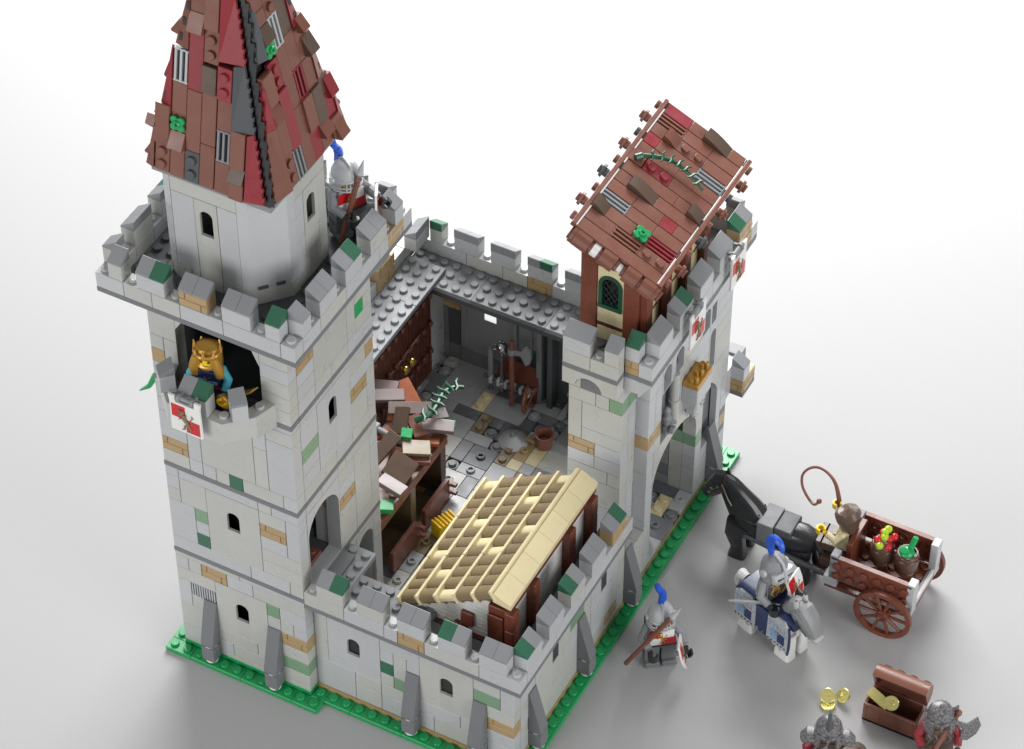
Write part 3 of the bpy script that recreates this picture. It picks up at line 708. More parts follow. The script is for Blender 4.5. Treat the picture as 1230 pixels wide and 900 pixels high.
m = Mb(); f = mR(26)
# face above and beside the arch
G = [(21, 23, 13.2, 14.4, 'mas'), (29, 30, 6.0, 7.2, 's'), (22, 29, 7.2, 12.0, 'arch', 22.05, 28.95, 7.1, 11.1, 'w', 2.8),
     (23, 25.4, 12.0, 16.8, 'hole'), (30, 33, 4.8, 12.0, 'hole'), (33, 34, 4.2, 5.4, 't'),
     (23, 24.4, 16.8, 19.2, 'hole'), (24.4, 26.4, 16.8, 19.2, 'hole'), (29, 30.4, 16.8, 19.2, 'hole'), (30.4, 31.6, 12.0, 19.2, 'hole'), (21, 22, 14.4, 18.0, 'l'), (26.4, 29, 16.8, 18.0, 'w'),
     (22, 29, .8, 7.2, 'hole')]
fill(m, f, 21, 34, .8, 21.8, G, 64, d1=1.0, first=1.6, cols='llwl')
m.build('gate_wall', gh)
m = Mb(); f = mR(26)
# recess backs in darker grey that paints their shade, and carved stonework
mbox(m, f, 22.9, 25.6, .6, 1, 12.0, 19.6, 'g', 0); mbox(m, f, 25.65, 31.8, .6, 1, 12.0, 19.6, 'b', 0)
mbox(m, f, 30, 33, .6, 1, 4.8, 12.0, 'b', 0); brick(m, f, 32.3, 33, 4.8, 10.8, 'l', .5)
mface(m, f, [(30.01, 11.99), (30.01, 11.1), (30.6, 11.0), (31.3, 10.5), (31.9, 9.8), (32.3, 9.0), (32.32, 10.81), (32.99, 10.81), (32.99, 11.99)], 0, .5, 'w')
panel(m, f, 23, 24.4, 16.8, 19.2, 23.15, 24.3, 16.9, 19.0, 'l', .45)
panel(m, f, 24.4, 26.4, 16.8, 19.2, 25.0, 26.2, 16.9, 19.0, 'l', .45)
panel(m, f, 29, 30.4, 16.8, 19.2, 29.15, 30.3, 16.9, 18.9, 'l', .45)
panel(m, f, 30.4, 31.6, 12.0, 16.4, 30.55, 31.4, 12.3, 16.0, 'l', .5); panel(m, f, 30.4, 31.6, 16.4, 19.2, 30.55, 31.3, 16.8, 18.6, 'l', .5, square=True)
m.build('niche', gh)
m = Mb()
for yy in (24.95,): m.cyl((26.0, yy, 12.0), (26.0, yy, 14.6), .34, .34, 'w', 14); m.cyl((26.0, yy, 14.6), (26.0, yy, 14.75), .42, .42, 'w', 14); m.cyl((26.0, yy, 14.75), (26.0, yy, 17.2), .34, .34, 'w', 14)
m.build('column', gh)
m = Mb()
m.lathe((25.95, 24.0, 12.4), [(.34, 0), (.34, .5), (.2, .6), (.3, 1.0), (.36, 1.4), (.2, 1.6), (.26, 1.75), (.28, 2.1), (.1, 2.35)], 'g', 12)
m.cyl((25.9, 24.0, 13.6), (26.5, 24.35, 13.2), .12, .12, 'g', 8); m.cyl((26.3, 23.9, 12.9), (26.6, 23.9, 12.9), .3, .3, 'g', 12)
m.build('statue', gh)
m = Mb()
m.box(26.0, 27.2, 26.1, 28.3, 13.4, 14.9, 'l', .05); m.prism([(26.0, 12.2), (26.9, 13.4), (26.0, 13.4)], 26.4, 28.0, 'l', lambda a, b, d: (a, d, b))
m.box(26.0, 27.0, 26.5, 28.0, 12.5, 13.38, 'w', .12); m.box(26.0, 26.85, 26.75, 27.75, 11.6, 12.48, 'l', .14)
for yy in (26.55, 27.95): m.prism([(26.0, 12.2), (26.8, 13.3), (26.0, 13.3)], yy - .12, yy + .12, 'g', lambda a, b, d: (a, d, b))
m.cyl((26.75, 27.25, 12.9), (27.15, 27.25, 12.75), .3, .22, 'w', 7); m.cyl((26.5, 27.25, 11.6), (26.3, 27.25, 10.9), .4, .1, 'l', 6)
m.build('carved_corbel', gh)
m = Mb(); m.box(26.02, 27.2, 26.1, 28.3, 14.92, 15.4, 'P', .05)
for i, yy in enumerate((26.4, 27.2, 28.0)): m.cyl((26.6, yy, 15.4), (26.6, yy, 15.75), .24, .22, 'P', 10); m.box(26.85, 27.05, yy - .17, yy + .17, 15.4, 15.95, 'P', .05)
m.build('golden_crest', gh)
# inner walls of the passage, bricks greyed to paint its shade
m = Mb(); fill(m, mL(24.6) if False else (lambda u, d, z: (u, 29 + d, z)), 21, 25, .8, 12, [(24, 25, 6.0, 7.2, 's'), (22.2, 22.8, .8, 9.0, 'k'), (24, 25, .8, 6, 'w')], 65, cols='gbg')
m.box(21, 25, 23, 34, 12.0, 12.4, 'k', 0); m.box(21, 22, 24, 34, 12.4, 21.8, 'w', 0); m.box(22, 25, 23, 23.9, 0.8, 12, 'w', 0); m.box(21, 24.9, 33, 33.95, .8, 21.8, 'l', 0)
m.build('passage_wall', gh)
buttress(gh, mR(26), 31)
m = Mb()
# corbel tables and bands
panel(m, mF(18), 21, 25, 20.4, 21.8, 21.9, 23.9, 20.35, 21.4, 'w', .98, rise=.98)
m.prism([(26, 20.2), (27, 21.75), (26, 21.75)], 19.05, 21.0, 'l', lambda a, b, d: (a, d, b))
m.prism([(26, 20.6), (27, 21.75), (26, 21.75)], 21.0, 33.9, 'l', lambda a, b, d: (a, d, b))
m.box(25, 26, 19, 21, 20.6, 21.8, 'l', .03)
m.prism([(26, 20.2), (27, 21.75), (26, 21.75)], 34, 35, 'l', lambda a, b, d: (a, d, b))
m.build('corbel', gh)
m = Mb(); zb = 21.8
parapet(m, mF(18), 21, 25, zb, [23], cols='w', seed=1)
mbox(m, mF(19), 25, 26, 0, 1, zb, zb + .4, 'b', .02); masonry(m, mF(19), 25, 26, zb + .4, zb + 1.6); 
parapet(m, mR(27), 19, 35, zb, [19, 22, 25, 28, 31, 34], cols='l', seed=6, skip=[(32, 34)])
masonry(m, mR(27), 32, 34, zb + .4, zb + 1.6)
parapet(m, mB(35), 21, 26, zb, [21, 24], cols='l', seed=7)
m.build('parapet', gh)
zt = 23.4
merlon(gh, mF(18), 21, 2, zt, 'g', 'l'); merlon(gh, mF(18), 24, 1, zt, 'g', 'w'); merlon(gh, mF(19), 25, 1, zt, 'd', 'l')
for u, n, c, b in ((20, 2, 'g', 'l'), (23, 2, 'gd', 'l'), (26, 2, 'g', 'l'), (29, 2, 'g', 'l'), (32, 2, 'dg', 't')): merlon(gh, mR(27), u, n, zt, c, b)
for u, n, c, b in ((22, 2, 'gg', 'l'), (25, 1, 'g', 'l')): merlon(gh, mB(35), u, n, zt, c, b)
m = Mb(); plate(m, 21, 25, 19, 34, zb, zb + .4, 'b', True, lambda x, y: x > 21 and y > 21.2)
m.build('wall_walk', gh)
# bracket at the rear
m = Mb(); m.box(24.5, 27.0, 34.6, 36.6, 6.4, 6.8, 'b', .03); masonry(m, mR(27), 34.8, 36.6, 6.8, 8.0); masonry(m, mF(34.6), 25, 26.98, 6.8, 7.99, d1=.18)
m.box(25.2, 27.0, 34.6, 35.6, 8.0, 9.2, 'l', .03); cap(m, mR(27), 34.6, 35.6, 9.2, 'g'); m.box(25, 26.2, 35.6, 36.6, 8.0, 9.4, 'g', .03); m.box(25, 26, 34, 34.6, 6.4, 9.2, 'l', 0)
m.build('rear_bracket', gh)

# ================================================================== cabin on the gatehouse
cb = thing('gate_cabin', 'brown timber cabin with cream walls and a patched roof on top of the gatehouse', 'cabin', (23, 27, 22.2), world=True)
m = Mb(); f = mF(21)
def roofz(x): return 32.6 - (x - 20.8) * 2.8 / 6.3
mprof(m, lambda u, d, z: (d, u, z), [(20.9, 22.2), (24.9, 22.2), (24.9, roofz(24.9) - 1.0), (20.9, roofz(20.9) - 1.0)], 21.75, 31.5, 'D')
panel(m, f, 21.95, 23.85, 25.0, 28.7, 22.02, 23.75, 25.15, 28.1, 'c', .5)
mbox(m, f, 21.95, 23.85, 0.02, .7, 23.75, 25.0, 'c', .03); mbox(m, f, 21.95, 23.85, 0, .7, 23.45, 23.72, 'N', .02); mbox(m, f, 21.95, 23.85, .02, .7, 22.2, 23.45, 'c', .03)
mprof(m, lambda u, d, z: (d, u, z), [(21.9, 28.7), (24, 28.7), (24, roofz(24) - .7), (21.9, roofz(21.9) - .7)], 21.3, 21.74, 'B')
m.build('wall', cb)
m = Mb(); f = mR(25)
u = 21.8
while u < 31.5:
    e = min(u + 2.4, 31.5)
    for z0, z1, k in ((22.2, 24.4, 'c'), (24.4, 24.65, 'N'), (24.65, 27.4, 'c'), (27.4, 29.0, 'B')): mbox(m, f, u + .3, e - .3, .0, .3, z0, z1, k, .02)
    u += 2.9
m.build('side_panel', cb)
f = mF(21)
for a, b, z1 in ((20.75, 21.93, 31.2), (23.82, 24.9, 29.9)):
    m = Mb(); mbox(m, f, a, b, -.06, .9, 22.2, z1, 'h', .04); m.build('post', cb)
for yy in (21.2, 24.0, 26.9, 29.8):
    m = Mb(); m.box(24.6, 25.45, yy, yy + .85, 22.2, 29.6, 'h', .04); m.build('post', cb)
m = Mb()
def archring(m, y0, y1, o, i, k, n=14):
    A = [(o[0], o[2])] + arch_pts(o[0], o[1], o[3], (o[1] - o[0]) / 2, n) + [(o[1], o[2])]
    Bq = [(i[0], i[2])] + arch_pts(i[0], i[1], i[3], (i[1] - i[0]) / 2, n) + [(i[1], i[2])]
    for q in range(len(A) - 1): m.prism([A[q], A[q + 1], Bq[q + 1], Bq[q]], y0, y1, k, lambda a, b, d: (a, d, b))
    m.box(o[0], o[1], y0 - .06, y1, o[2] - .02, i[2], k, .02)
archring(m, 20.92, 21.3, (22.03, 23.75, 25.2, 28.1), (22.3, 23.48, 25.5, 27.85), '0')
m.box(22.1, 23.7, 21.6, 21.7, 25.2, 28.0, 'x', 0)
wn = m.build('window', cb)
m = Mb()
for i in range(-3, 5):
    for sg in (1, -1):
        a = Vector((22.3 + i * .42, 21.12, 25.35)); b = Vector((22.3 + i * .42 + sg * 2.0, 21.12 + .02 * sg, 28.0))
        P = [a.lerp(b, t / 20) for t in range(21)]; P = [p for p in P if 22.27 < p.x < 23.5 and p.z < 27.85 - max(0, (abs(p.x - 22.885) - .25)) * .9]
        if len(P) > 2: m.tube([P[0], P[-1]], .045, 'x', 5)
m.build('lattice', wn)
# roof, rows run down the slope
Lr = math.hypot(6.3, 2.8); U = Vector((6.3, 0, -2.8)) / Lr; V = Vector((0, 1, 0)); N = U.cross(V)
CT = Matrix(((U.x, V.x, N.x, 20.8), (U.y, V.y, N.y, 20.0), (U.z, V.z, N.z, 32.6), (0, 0, 0, 1)))
crf = thing('roof', None, None); crf.parent = cb; crf['_w'] = [23, 27, 22.2]
m = Mb(); m.T = CT; m.box(.05, 6.35, .1, 13.2, -.75, -.3, 'N', .02); m.build('roof_deck', crf)
ROWS = {0: [(0, 6.4, '', 'B')], 1: [(0, 2.1, '', 'B'), (2.1, 4.2, 'gr', 'B'), (4.2, 6.3, 'st', 'B')], 2: [(0, 1.1, 'sl', 'D'), (1.1, 3.2, '', 'B'), (3.2, 4.2, 'fl', 'G'), (4.2, 6.3, 'gr', 'R')],
        3: [(0, 2.1, 'gr', 'g'), (2.1, 4.2, '', 'B'), (4.2, 6.3, '', 'B')], 4: [(0, 2.1, '', 'B'), (2.1, 4.2, '', 'B'), (4.2, 5.25, '', 'R'), (5.25, 6.3, '', 'B')], 5: [(0, 1.1, '', 'B'), (1.1, 3.2, 'sl', 'D'), (3.2, 6.3, '', 'B')],
        6: [(0, 4.2, '', 'B'), (4.2, 5.2, '', 'B'), (5.2, 6.3, 'sl', 'D')], 7: [(0, 1.1, 'hi', 'B'), (1.15, 3.2, 'st', 'R'), (3.2, 6.3, '', 'B')], 8: [(0, 3.2, '', 'B'), (3.2, 6.3, '', 'B')], 9: [(0, 1.1, '', 'R'), (1.1, 4.2, '', 'B'), (4.2, 6.3, 'gr', 'g')],
        10: [(0, 1.1, '', 'B'), (1.1, 2.2, 'sl', 'B'), (2.2, 4.2, 'st', 'B'), (4.2, 6.3, '', 'B')], 11: [(0, 2.1, 'gr', 'B'), (2.1, 4.2, '', 'B'), (4.2, 6.3, '', 'B')], 12: [(0, 2.1, '', 'R'), (2.1, 3.2, '', 'B'), (3.2, 5.2, 'sl', 'D'), (5.2, 6.3, '', 'B')]}
m = Mb(); m.T = CT
for r, segs in ROWS.items():
    v0 = -.08 + 1.03 * r; v1 = v0 + 1.01
    for a, b, kd, k in segs:
        if kd == 'gr':
            q = Mb(); q.T = CT; q.box(a, b, v0, v1, -.32, -.24, 'x', 0); q.box(a, a + .1, v0, v1, -.3, 0, k, .02); q.box(b - .1, b, v0, v1, -.3, 0, k, .02)
            for i in range(3): q.box(a, b, v0 + .08 + i * .34, v0 + .25 + i * .34, -.26, .02, k, .02)
            q.build('grille', crf); continue
        if kd == 'sl':
            q = Mb(); q.T = CT; n = 6; P = [(a, -.3), (b, -.3)] + [(b - (b - a) * i / n, -.02 + .42 * math.sin(PI / 2 * i / n)) for i in range(n + 1)]
            q.prism(P, v0 + .02, v1 - .02, k, lambda p, z, d: (p, d, z)); q.build('curved_slope', crf); continue
        if kd == 'fl':
            q = Mb(); q.T = CT; c = ((a + b) / 2, (v0 + v1) / 2)
            for i in range(4):
                t = PI / 4 + i * PI / 2; q.cyl((c[0] + .36 * math.cos(t), c[1] + .36 * math.sin(t), .05), (c[0] + .36 * math.cos(t), c[1] + .36 * math.sin(t), .25), .26, .26, k, 12)
            q.cyl((c[0], c[1], -.2), (c[0], c[1], .255), .4, .4, k, 14); q.tor((c[0], c[1], .3), (0, 0, 1), .18, .09, k, 12, 6); q.build('flower', crf); m.box(a, b, v0, v1, -.3, -.12, 'B', .02); continue
        m.box(a + .008, b - .008, v0 + .008, v1 - .008, -.3, .1 if kd == 'hi' else 0, k, .03)
        if kd == 'st':
            x = a + .5
            while x < b: m.cyl((x, (v0 + v1) / 2, -.02), (x, (v0 + v1) / 2, .2), .3, .3, k, 14); x += 1.03
m.build('shingles', crf)
for uu, sg in ((-.32, -1), (6.42, 1)):
    m = Mb(); m.T = CT
    m.box(uu, uu + .3, -.1, 13.3, -.25, .12, 'B', .03)
    a, b = (uu + .3, uu + .42) if sg < 0 else (uu - .1, uu)
    v = 0; i = 0
    while v < 13: e = min(13.2, v + (2.6 if i % 2 == 0 else .7)); m.box(a, b, v, e, -.28, .06, 'W' if i % 2 == 0 else 'x', .02); v = e; i += 1
    ed = uu - .02 if sg < 0 else uu + .32
    for i in range(9):
        v = .6 + i * 1.5; big = i % 2 == 1; k = 'k' if i in (3, 6) else 'B'
        m.cyl((ed, v, -.1), (ed + sg * .28, v, -.1), .3, .3, k, 8)
        if big: m.cyl((ed + sg * .28, v, -.1), (ed + sg * .5, v, -.1), .48, .44, k, 8); m.cyl((ed + sg * .5, v, -.1), (ed + sg * .7, v, -.1), .28, .28, k, 8)
    m.build('edge_beam', crf)
m = Mb(); p0 = Vector((20.5, 19.75, 32.05)); p1 = Vector((26.95, 19.75, 29.2)); d = (p1 - p0)
t = 0
for e, k, r in ((.02, 'B', .45), (.06, 'B', .58), (.22, 'B', .6), (.25, 'B', .42), (.32, 'W', .46), (.35, 'B', .42), (.5, 'B', .6), (.53, 'B', .42), (.58, 'W', .3), (.61, 'B', .42), (.76, 'B', .6), (.79, 'B', .42), (.93, 'B', .6), (.97, 'B', .58), (1.0, 'B', .36)):
    m.cyl(p0 + d * t, p0 + d * e, r, r, k, 12); t = e
m.build('gable_log', crf)
vn = Mb(); vn.T = CT
def vine(m, pts, k='v', r=.15, q=1.0):
    m.tube(pts, [r * (1 - .45 * i / len(pts)) for i in range(len(pts))], k, 8)
    for i in range(1, len(pts) - 1):
        p = Vector(pts[i]); dd = (Vector(pts[i + 1]) - Vector(pts[i - 1])).normalized(); s = dd.cross(Vector((0, 0, 1))).normalized(); h = Vector((0, 0, r * .8))
        m.tube([p - s * .62 * q + dd * .2 * q + h, p - s * .3 * q + h, p + s * .3 * q + h, p + s * .62 * q - dd * .2 * q + h * 1.4], [.06 * q, .12 * q, .12 * q, .05 * q], k, 6)
m2 = Mb(); m2.T = CT; P = []
for i in range(9):
    t = i / 8; P.append((.7 + 4.5 * t, 7.7 + 1.1 * math.sin(t * PI * 1.05) * (1 - .3 * t) + .8 * t * t, .35 + .15 * math.sin(t * PI)))
vine(m2, P, 'v', .16, .75); m2.cyl((.45, 7.35, .2), (.75, 7.75, .35), .24, .24, 'v', 10)
o = m2.build('vine', base=(22.5, 27.5, 32.2), label='dark green thorny vine lying across the patched brown roof of the gate cabin', cat='vine')

# ================================================================== rear curtain wall
rw = thing('rear_curtain_wall', 'low rear wall in the shade with a studded wall walk and a small square window', 'castle wall', (13, 34, .8), world=True)
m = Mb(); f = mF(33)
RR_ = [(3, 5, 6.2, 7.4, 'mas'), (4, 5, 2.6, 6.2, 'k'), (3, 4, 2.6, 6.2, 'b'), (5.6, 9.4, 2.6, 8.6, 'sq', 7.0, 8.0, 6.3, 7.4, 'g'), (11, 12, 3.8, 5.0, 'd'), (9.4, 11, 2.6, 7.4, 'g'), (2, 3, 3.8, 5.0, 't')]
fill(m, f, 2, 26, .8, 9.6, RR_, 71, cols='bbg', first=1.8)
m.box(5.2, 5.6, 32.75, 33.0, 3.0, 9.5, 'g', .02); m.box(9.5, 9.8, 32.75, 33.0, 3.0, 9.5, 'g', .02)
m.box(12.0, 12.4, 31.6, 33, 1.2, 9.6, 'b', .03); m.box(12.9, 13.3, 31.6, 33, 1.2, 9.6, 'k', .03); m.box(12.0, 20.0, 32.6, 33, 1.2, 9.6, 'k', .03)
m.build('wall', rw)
m = Mb()
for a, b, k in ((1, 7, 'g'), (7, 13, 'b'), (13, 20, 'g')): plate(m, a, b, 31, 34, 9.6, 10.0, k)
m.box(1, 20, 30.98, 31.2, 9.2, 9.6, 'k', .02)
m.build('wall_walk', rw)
m = Mb(); parapet(m, mB(35), 1, 20, 9.6, [3, 6, 9, 12, 15, 18], seed=29, skip=[(10, 12)]); masonry(m, mB(35), 10, 12, 10.0, 11.2, d1=.48); masonry(m, mF(34), 10, 12, 10.0, 11.2, d1=.48); m.build('parapet', rw)
for u, n, c, b in ((2, 1, 'd', 'w'), (4, 2, 'gg', 'l'), (7, 2, 'gg', 'l'), (10, 2, 'gd', 'l'), (13, 2, 'gg', 'l'), (16, 2, 'gg', 'l'), (19, 1, 'g', 'l')): merlon(rw, mB(35), u, n, 11.2, c, b)

# door wall, on the left behind the tower
dw = thing('door_wall', 'left courtyard wall with a tall dark brown plank door under a studded walkway', 'castle wall', (3, 22, .8), world=True)
m = Mb(); fill(m, mL(1), 11, 35, .8, 9.6, [], 81, d1=.9); m.box(1.9, 3.6, 31.1, 33, .8, 9.6, 'l', .02); m.build('wall', dw)
m = Mb()
for a, b in ((11.02, 17), (17, 23.2), (23.2, 28.3), (28.3, 32.7)): m.box(.9, 4.05, a, b - .01, 10.0, 10.4, 'g', .03)
for i in range(21):
    for x in (1.55, 2.5, 3.5): m.stud(x, 12.2 + i, 10.4, 'g')
m.build('wall_walk', dw)
m = Mb(); parapet(m, mL(0), 13, 34, 10.0, [18, 21, 24, 27, 30], seed=33); masonry(m, mR(1.1), 28, 30.5, 10.4, 12.6, d1=.8); m.build('parapet', dw)
for u, n, c in ((16, 2, 'gg'), (19, 2, 'gd'), (22, 2, 'gg'), (25, 2, 'gg'), (28, 2, 'gg')): merlon(dw, mL(0), u, n, 11.6, c, 'l')
merlon(dw, mL(1), 32, 2, 11.6, 'gg', 'l')
m = Mb(); y = 15.0
while y < 31: m.box(3.35, 3.68, y + .015, y + .485, 1.22, 9.9, 'N', .05); y += .5
m.build('plank_door', dw)
pd = COL.objects['plank_door']
for z in (3.7, 6.5, 9.3):
    m = Mb(); m.box(3.68, 3.72, 15, 31, z - .09, z + .09, 'N', .01)
    for i in range(16): m.cyl((3.7, 15.6 + i, z), (3.9, 15.6 + i, z), .25, .25, 'N', 12); m.tor((3.92, 15.6 + i, z), (1, 0, 0), .17, .06, 'B', 10, 5)
    m.build('studded_rail', pd)
for yy in (26.9, 25.98):
    m = Mb(); m.cyl((3.7, yy, 6.1), (4.4, yy, 6.1), .14, .14, 'Q', 10); m.tor((4.45, yy, 6.1), (1, 0, .2), .28, .1, 'Q', 14, 6); m.cyl((4.2, yy, 6.1), (4.6, yy, 6.1), .22, .3, 'Q', 10); m.build('handle', pd)
m = Mb(); m.tube([(3.8, 23.5, 6.2), (3.85, 29, 6.75)], .07, 'B', 6); m.build('rod', pd)
# ================================================================== thatched hut
hu = thing('thatched_hut', 'hut with white walls, brown posts and a ribbed dark tan roof behind the front battlements', 'hut', (20, 10, 1.2), world=True)
U = Vector((7.15, 0, 4.48)); Lh = U.length; U.normalize(); V = Vector((0, 1, 0)); N = U.cross(V)
HT = Matrix(((U.x, V.x, N.x, 16.4), (U.y, V.y, N.y, 4.0), (U.z, V.z, N.z, 10.3), (0, 0, 0, 1)))
hr = thing('roof', None, None); hr.parent = hu; hr['_w'] = [20, 10, 1.2]
m = Mb(); m.T = HT; m.box(.1, 8.3, .15, 11.9, -.55, -.3, 'N', .02); m.build('roof_deck', hr)
RB = [.1, 1.72, 3.34, 4.98, 6.62, 8.24]
cream = {(0, 4), (0, 11), (1, 7), (1, 2), (2, 5), (2, 0), (3, 9), (3, 4), (4, 6), (4, 11), (0, 8) if False else (9, 9)}
m = Mb(); m.T = HT
for c in range(5):
    a, b = RB[c] + .1, RB[c + 1] - .1
    for r in range(12):
        cr = (c, r) in cream; n0 = -.2 if cr else -.03; w = .5
        P = [(r + .5 + w * math.cos(PI * i / 8), n0 + .22 * math.sin(PI * i / 8)) for i in range(9)] + [(r + .5 - w, -.35), (r + .5 + w, -.35)]
        m.prism(P, a, b, 'c' if cr else 'e', lambda p, q, d: (d, p, q))
m.build('roof_logs', hr)
for u in RB[:-1]:
    m = Mb(); m.T = HT
    for r in range(3): m.box(u - .12, u + .12, -.12 + r * 4.05, 3.92 + r * 4.05, -.5, .3, 'c', .05)
    for r in range(12): m.cyl((u, r + .5, -.05), (u, r + .5, .36), .17, .15, 'c', 8) if False else None
    m.build('roof_rib', hr)
m = Mb(); m.T = HT; m.box(RB[5] - .12, RB[5] + .14, -.12, 12.1, -.5, .36, 'c', .05); m.build('ridge_rib', hr)
m = Mb()
for i in range(6):
    a = 3.95 + i * 2.03
    m.prism([(23.42, 14.1), (23.5, 14.92), (24.72, 14.3), (24.72, 13.9)], a + .01, a + 2.02, 'c', lambda p, q, d: (p, d, q))
m.build('ridge_cap', hr)
def hz(x): return 10.3 + (x - 16.4) * 4.48 / 7.15 - .75
m = Mb()
z = 1.2
while z < 13.2:
    m.box(23.9, 24.35, 4.7, 15.7, z + .01, z + .39, 'W', .02)
    xa = 17.0 if z < 9.8 else 16.5 + (z + .4 + .75 - 10.3) * 7.15 / 4.48
    if xa < 23.7:
        m.box(xa, 23.9, 4.5, 5.0, z + .01, z + .39, 'W', .02); m.box(xa, 23.9, 15.2, 15.7, z + .01, z + .39, 'W', .02)
    z += .4
m.box(17.0, 17.5, 5, 15.2, 1.2, 9.4, 'W', .02)
m.build('wall', hu)
m = Mb(); m.box(24.1, 24.6, 3.98, 16.2, 13.2, 13.55, 'h', .03); m.build('eaves_beam', hu)
for a, b in ((3.85, 4.7), (6.8, 7.6), (11.8, 12.6), (14.9, 15.75)):
    m = Mb(); m.box(24.3, 24.98, a, b, 1.2, 11.8, 'h', .05); m.box(24.3, 24.98, a, b, 11.82, 13.5, 'h', .05); m.build('post', hu)
m = Mb(); m.box(22.95, 24.1, 4.05, 4.5, 1.2, 12.55, 'h', .05); m.box(22.95, 24.2, 4.2, 4.9, 12.6, 13.3, 'h', .05); m.build('post', hu)
m = Mb(); m.box(20.4, 21.3, 4.1, 4.5, 1.2, 10.2, 'h', .05); m.box(20.9, 21.8, 4.2, 4.5, 10.25, 11.5, 'h', .05); m.build('post', hu)
m = Mb(); m.box(17, 23, 4.2, 4.5, 9.0, 9.5, 'N', .03); m.build('beam', hu)

# ================================================================== cabinet with collapsed boards
cn = thing('wooden_cabinet', 'open fronted brown cabinet against the tower side under a heap of loose boards', 'cabinet', (8.5, 16, 1.2), world=True)
m = Mb(); m.box(6.0, 10.45, 11.1, 21.25, 6.3, 6.8, 'B', .04)
for y in range(11, 21): m.stud(9.9, y + .5, 6.8, 'B')
m.box(9.6, 10.45, 11.1, 21.25, 5.95, 6.32, 'O', .03); m.build('top', cn)
m = Mb(); m.box(6.0, 6.4, 11.1, 21.2, 1.2, 6.3, 'N', .03)
for yy, k in ((11.1, 'N'), (16.2, 'e'), (20.5, 'D')): m.box(6.3, 10.3, yy, yy + .7, 1.22, 6.28, k, .04)
z = 1.2
while z < 6: 
    y = 11.8
    while y < 20.4: m.box(6.4, 6.9 + .1 * random.Random(int(y * 7 + z * 3)).random(), y, y + .95, z, z + 1.15, 'N', .04); y += 1
    z += 1.2
m.build('carcass', cn)
for a, b in ((17.0, 20.5), (12.45, 15.9)):
    m = Mb(); m.box(10.62, 10.98, a, b, 1.25, 3.2, 'B', .05); d_ = m.build('door', cn)
    m = Mb()
    for z in (1.9, 2.7): m = Mb(); m.cyl((10.9, b + .1, z - .16), (10.9, b + .1, z + .16), .3, .3, 'B', 10); m.box(10.9, 11.5, b - .1, b + .25, z - .14, z + .14, 'B', .04); m.build('hinge', d_)
m = Mb(); m.box(7.2, 8.0, 12.4, 13.4, 1.25, 2.6, 'u', .04); m.build('storage_block', base=(7.6, 12.9, 1.25), label='blue block standing inside the dark left bay of the cabinet', cat='block')
def plank(L, W, T, c, rz, rx, ry, k, lab, name='loose_plank', cat='plank', grp='loose planks heaped on the cabinet', studs=0):
    m = Mb(); m.box(-L / 2, L / 2, -W / 2, W / 2, -T / 2, T / 2, k, .04)
    for i in range(studs): m.cyl((-L / 2 + .5 + i, 0, T / 2), (-L / 2 + .5 + i, 0, T / 2 + .2), .3, .3, k)
    o = m.build(name, loc=c, label=lab, cat=cat, group=grp); o.rotation_euler = (math.radians(rx), math.radians(ry), math.radians(rz)); return o
plank(2.2, 1, .4, (4.7, 22.3, 7.9), 16, 8, -6, 'p', 'mauve board at the back of the heap, nearest the plank door')
plank(2.4, 1, .4, (5.5, 21.5, 8.1), 33, 10, 4, 'p', 'mauve board lying second from the plank door, above the orange fragment')
plank(3.1, 1, .4, (7.5, 21.2, 8.05), 28, 14, 0, 'p', 'longest mauve board, in the middle of the heap beside the thorny vine')
plank(2.3, 1, .4, (9.9, 20.9, 7.75), 24, 6, 5, 'p', 'mauve board hanging over the cabinet corner under the thorny vine')
plank(1.3, .9, .4, (9.3, 22.0, 7.6), 50, 12, 10, 'p', 'short mauve board end behind the thorny vine at the cabinet corner')
plank(2.0, 1.1, .4, (9.9, 14.4, 7.9), -4, -8, 10, 'p', 'front mauve board, nearest the battlements at the low end of the heap')
plank(1.0, 3.2, .4, (7.75, 16.7, 8.1), -8, 20, 16, 'D', 'long dark brown board leaning against the tower side')
plank(1.9, 2.0, .4, (9.5, 16.2, 7.7), 2, 12, 22, 'D', 'square dark brown board lying tilted on the cabinet edge')
plank(1.1, 2.0, .3, (7.6, 19.7, 8.3), 8, 30, -18, 'D', 'steeply tilted dark brown board beside the grey rod')
plank(2.0, 1.3, .3, (9.55, 18.4, 7.7), 32, 4, 8, 'e', 'khaki board with a green smear over the cabinet front edge')
plank(2.2, 1.0, .4, (9.7, 17.9, 7.2), 30, 2, 6, 'B', 'reddish brown board under the khaki one')
plank(1.0, 1.8, .4, (8.7, 17.0, 7.4), 10, 18, 4, 'B', 'reddish brown board between the two dark brown boards')
plank(1.8, 1.0, .5, (8.6, 20.2, 7.7), -40, 6, 12, 'B', 'reddish brown block under the root of the thorny vine')
plank(2.6, 1.1, .4, (6.6, 22.6, 7.7), -36, 8, 12, 'O', 'orange board sticking out between the mauve boards')
plank(1.2, .8, .4, (6.8, 20.4, 7.6), 25, 25, 12, 'O', 'small orange fragment left of the grey rod', 'fragment', 'fragment', 'orange fragments in the heap')
plank(1.1, .9, .35, (7.3, 19.0, 7.3), -30, -14, 22, 'O', 'small orange fragment under the steep dark board', 'fragment', 'fragment', 'orange fragments in the heap')
plank(2.6, .7, .3, (9.3, 19.5, 7.2), 24, -8, 2, 'O', 'long orange fragment along the cabinet top behind the khaki board', 'fragment', 'fragment', 'orange fragments in the heap')
plank(1.3, .8, .35, (6.6, 18.6, 7.4), 60, 14, 22, 'O', 'orange fragment next to the tower, under the long dark board', 'fragment', 'fragment', 'orange fragments in the heap')
plank(.8, .8, .6, (8.5, 18.9, 8.05), 22, 10, 6, 'G', 'bright green block in the middle of the heap', 'loose_block', 'block', 'green blocks in the heap')
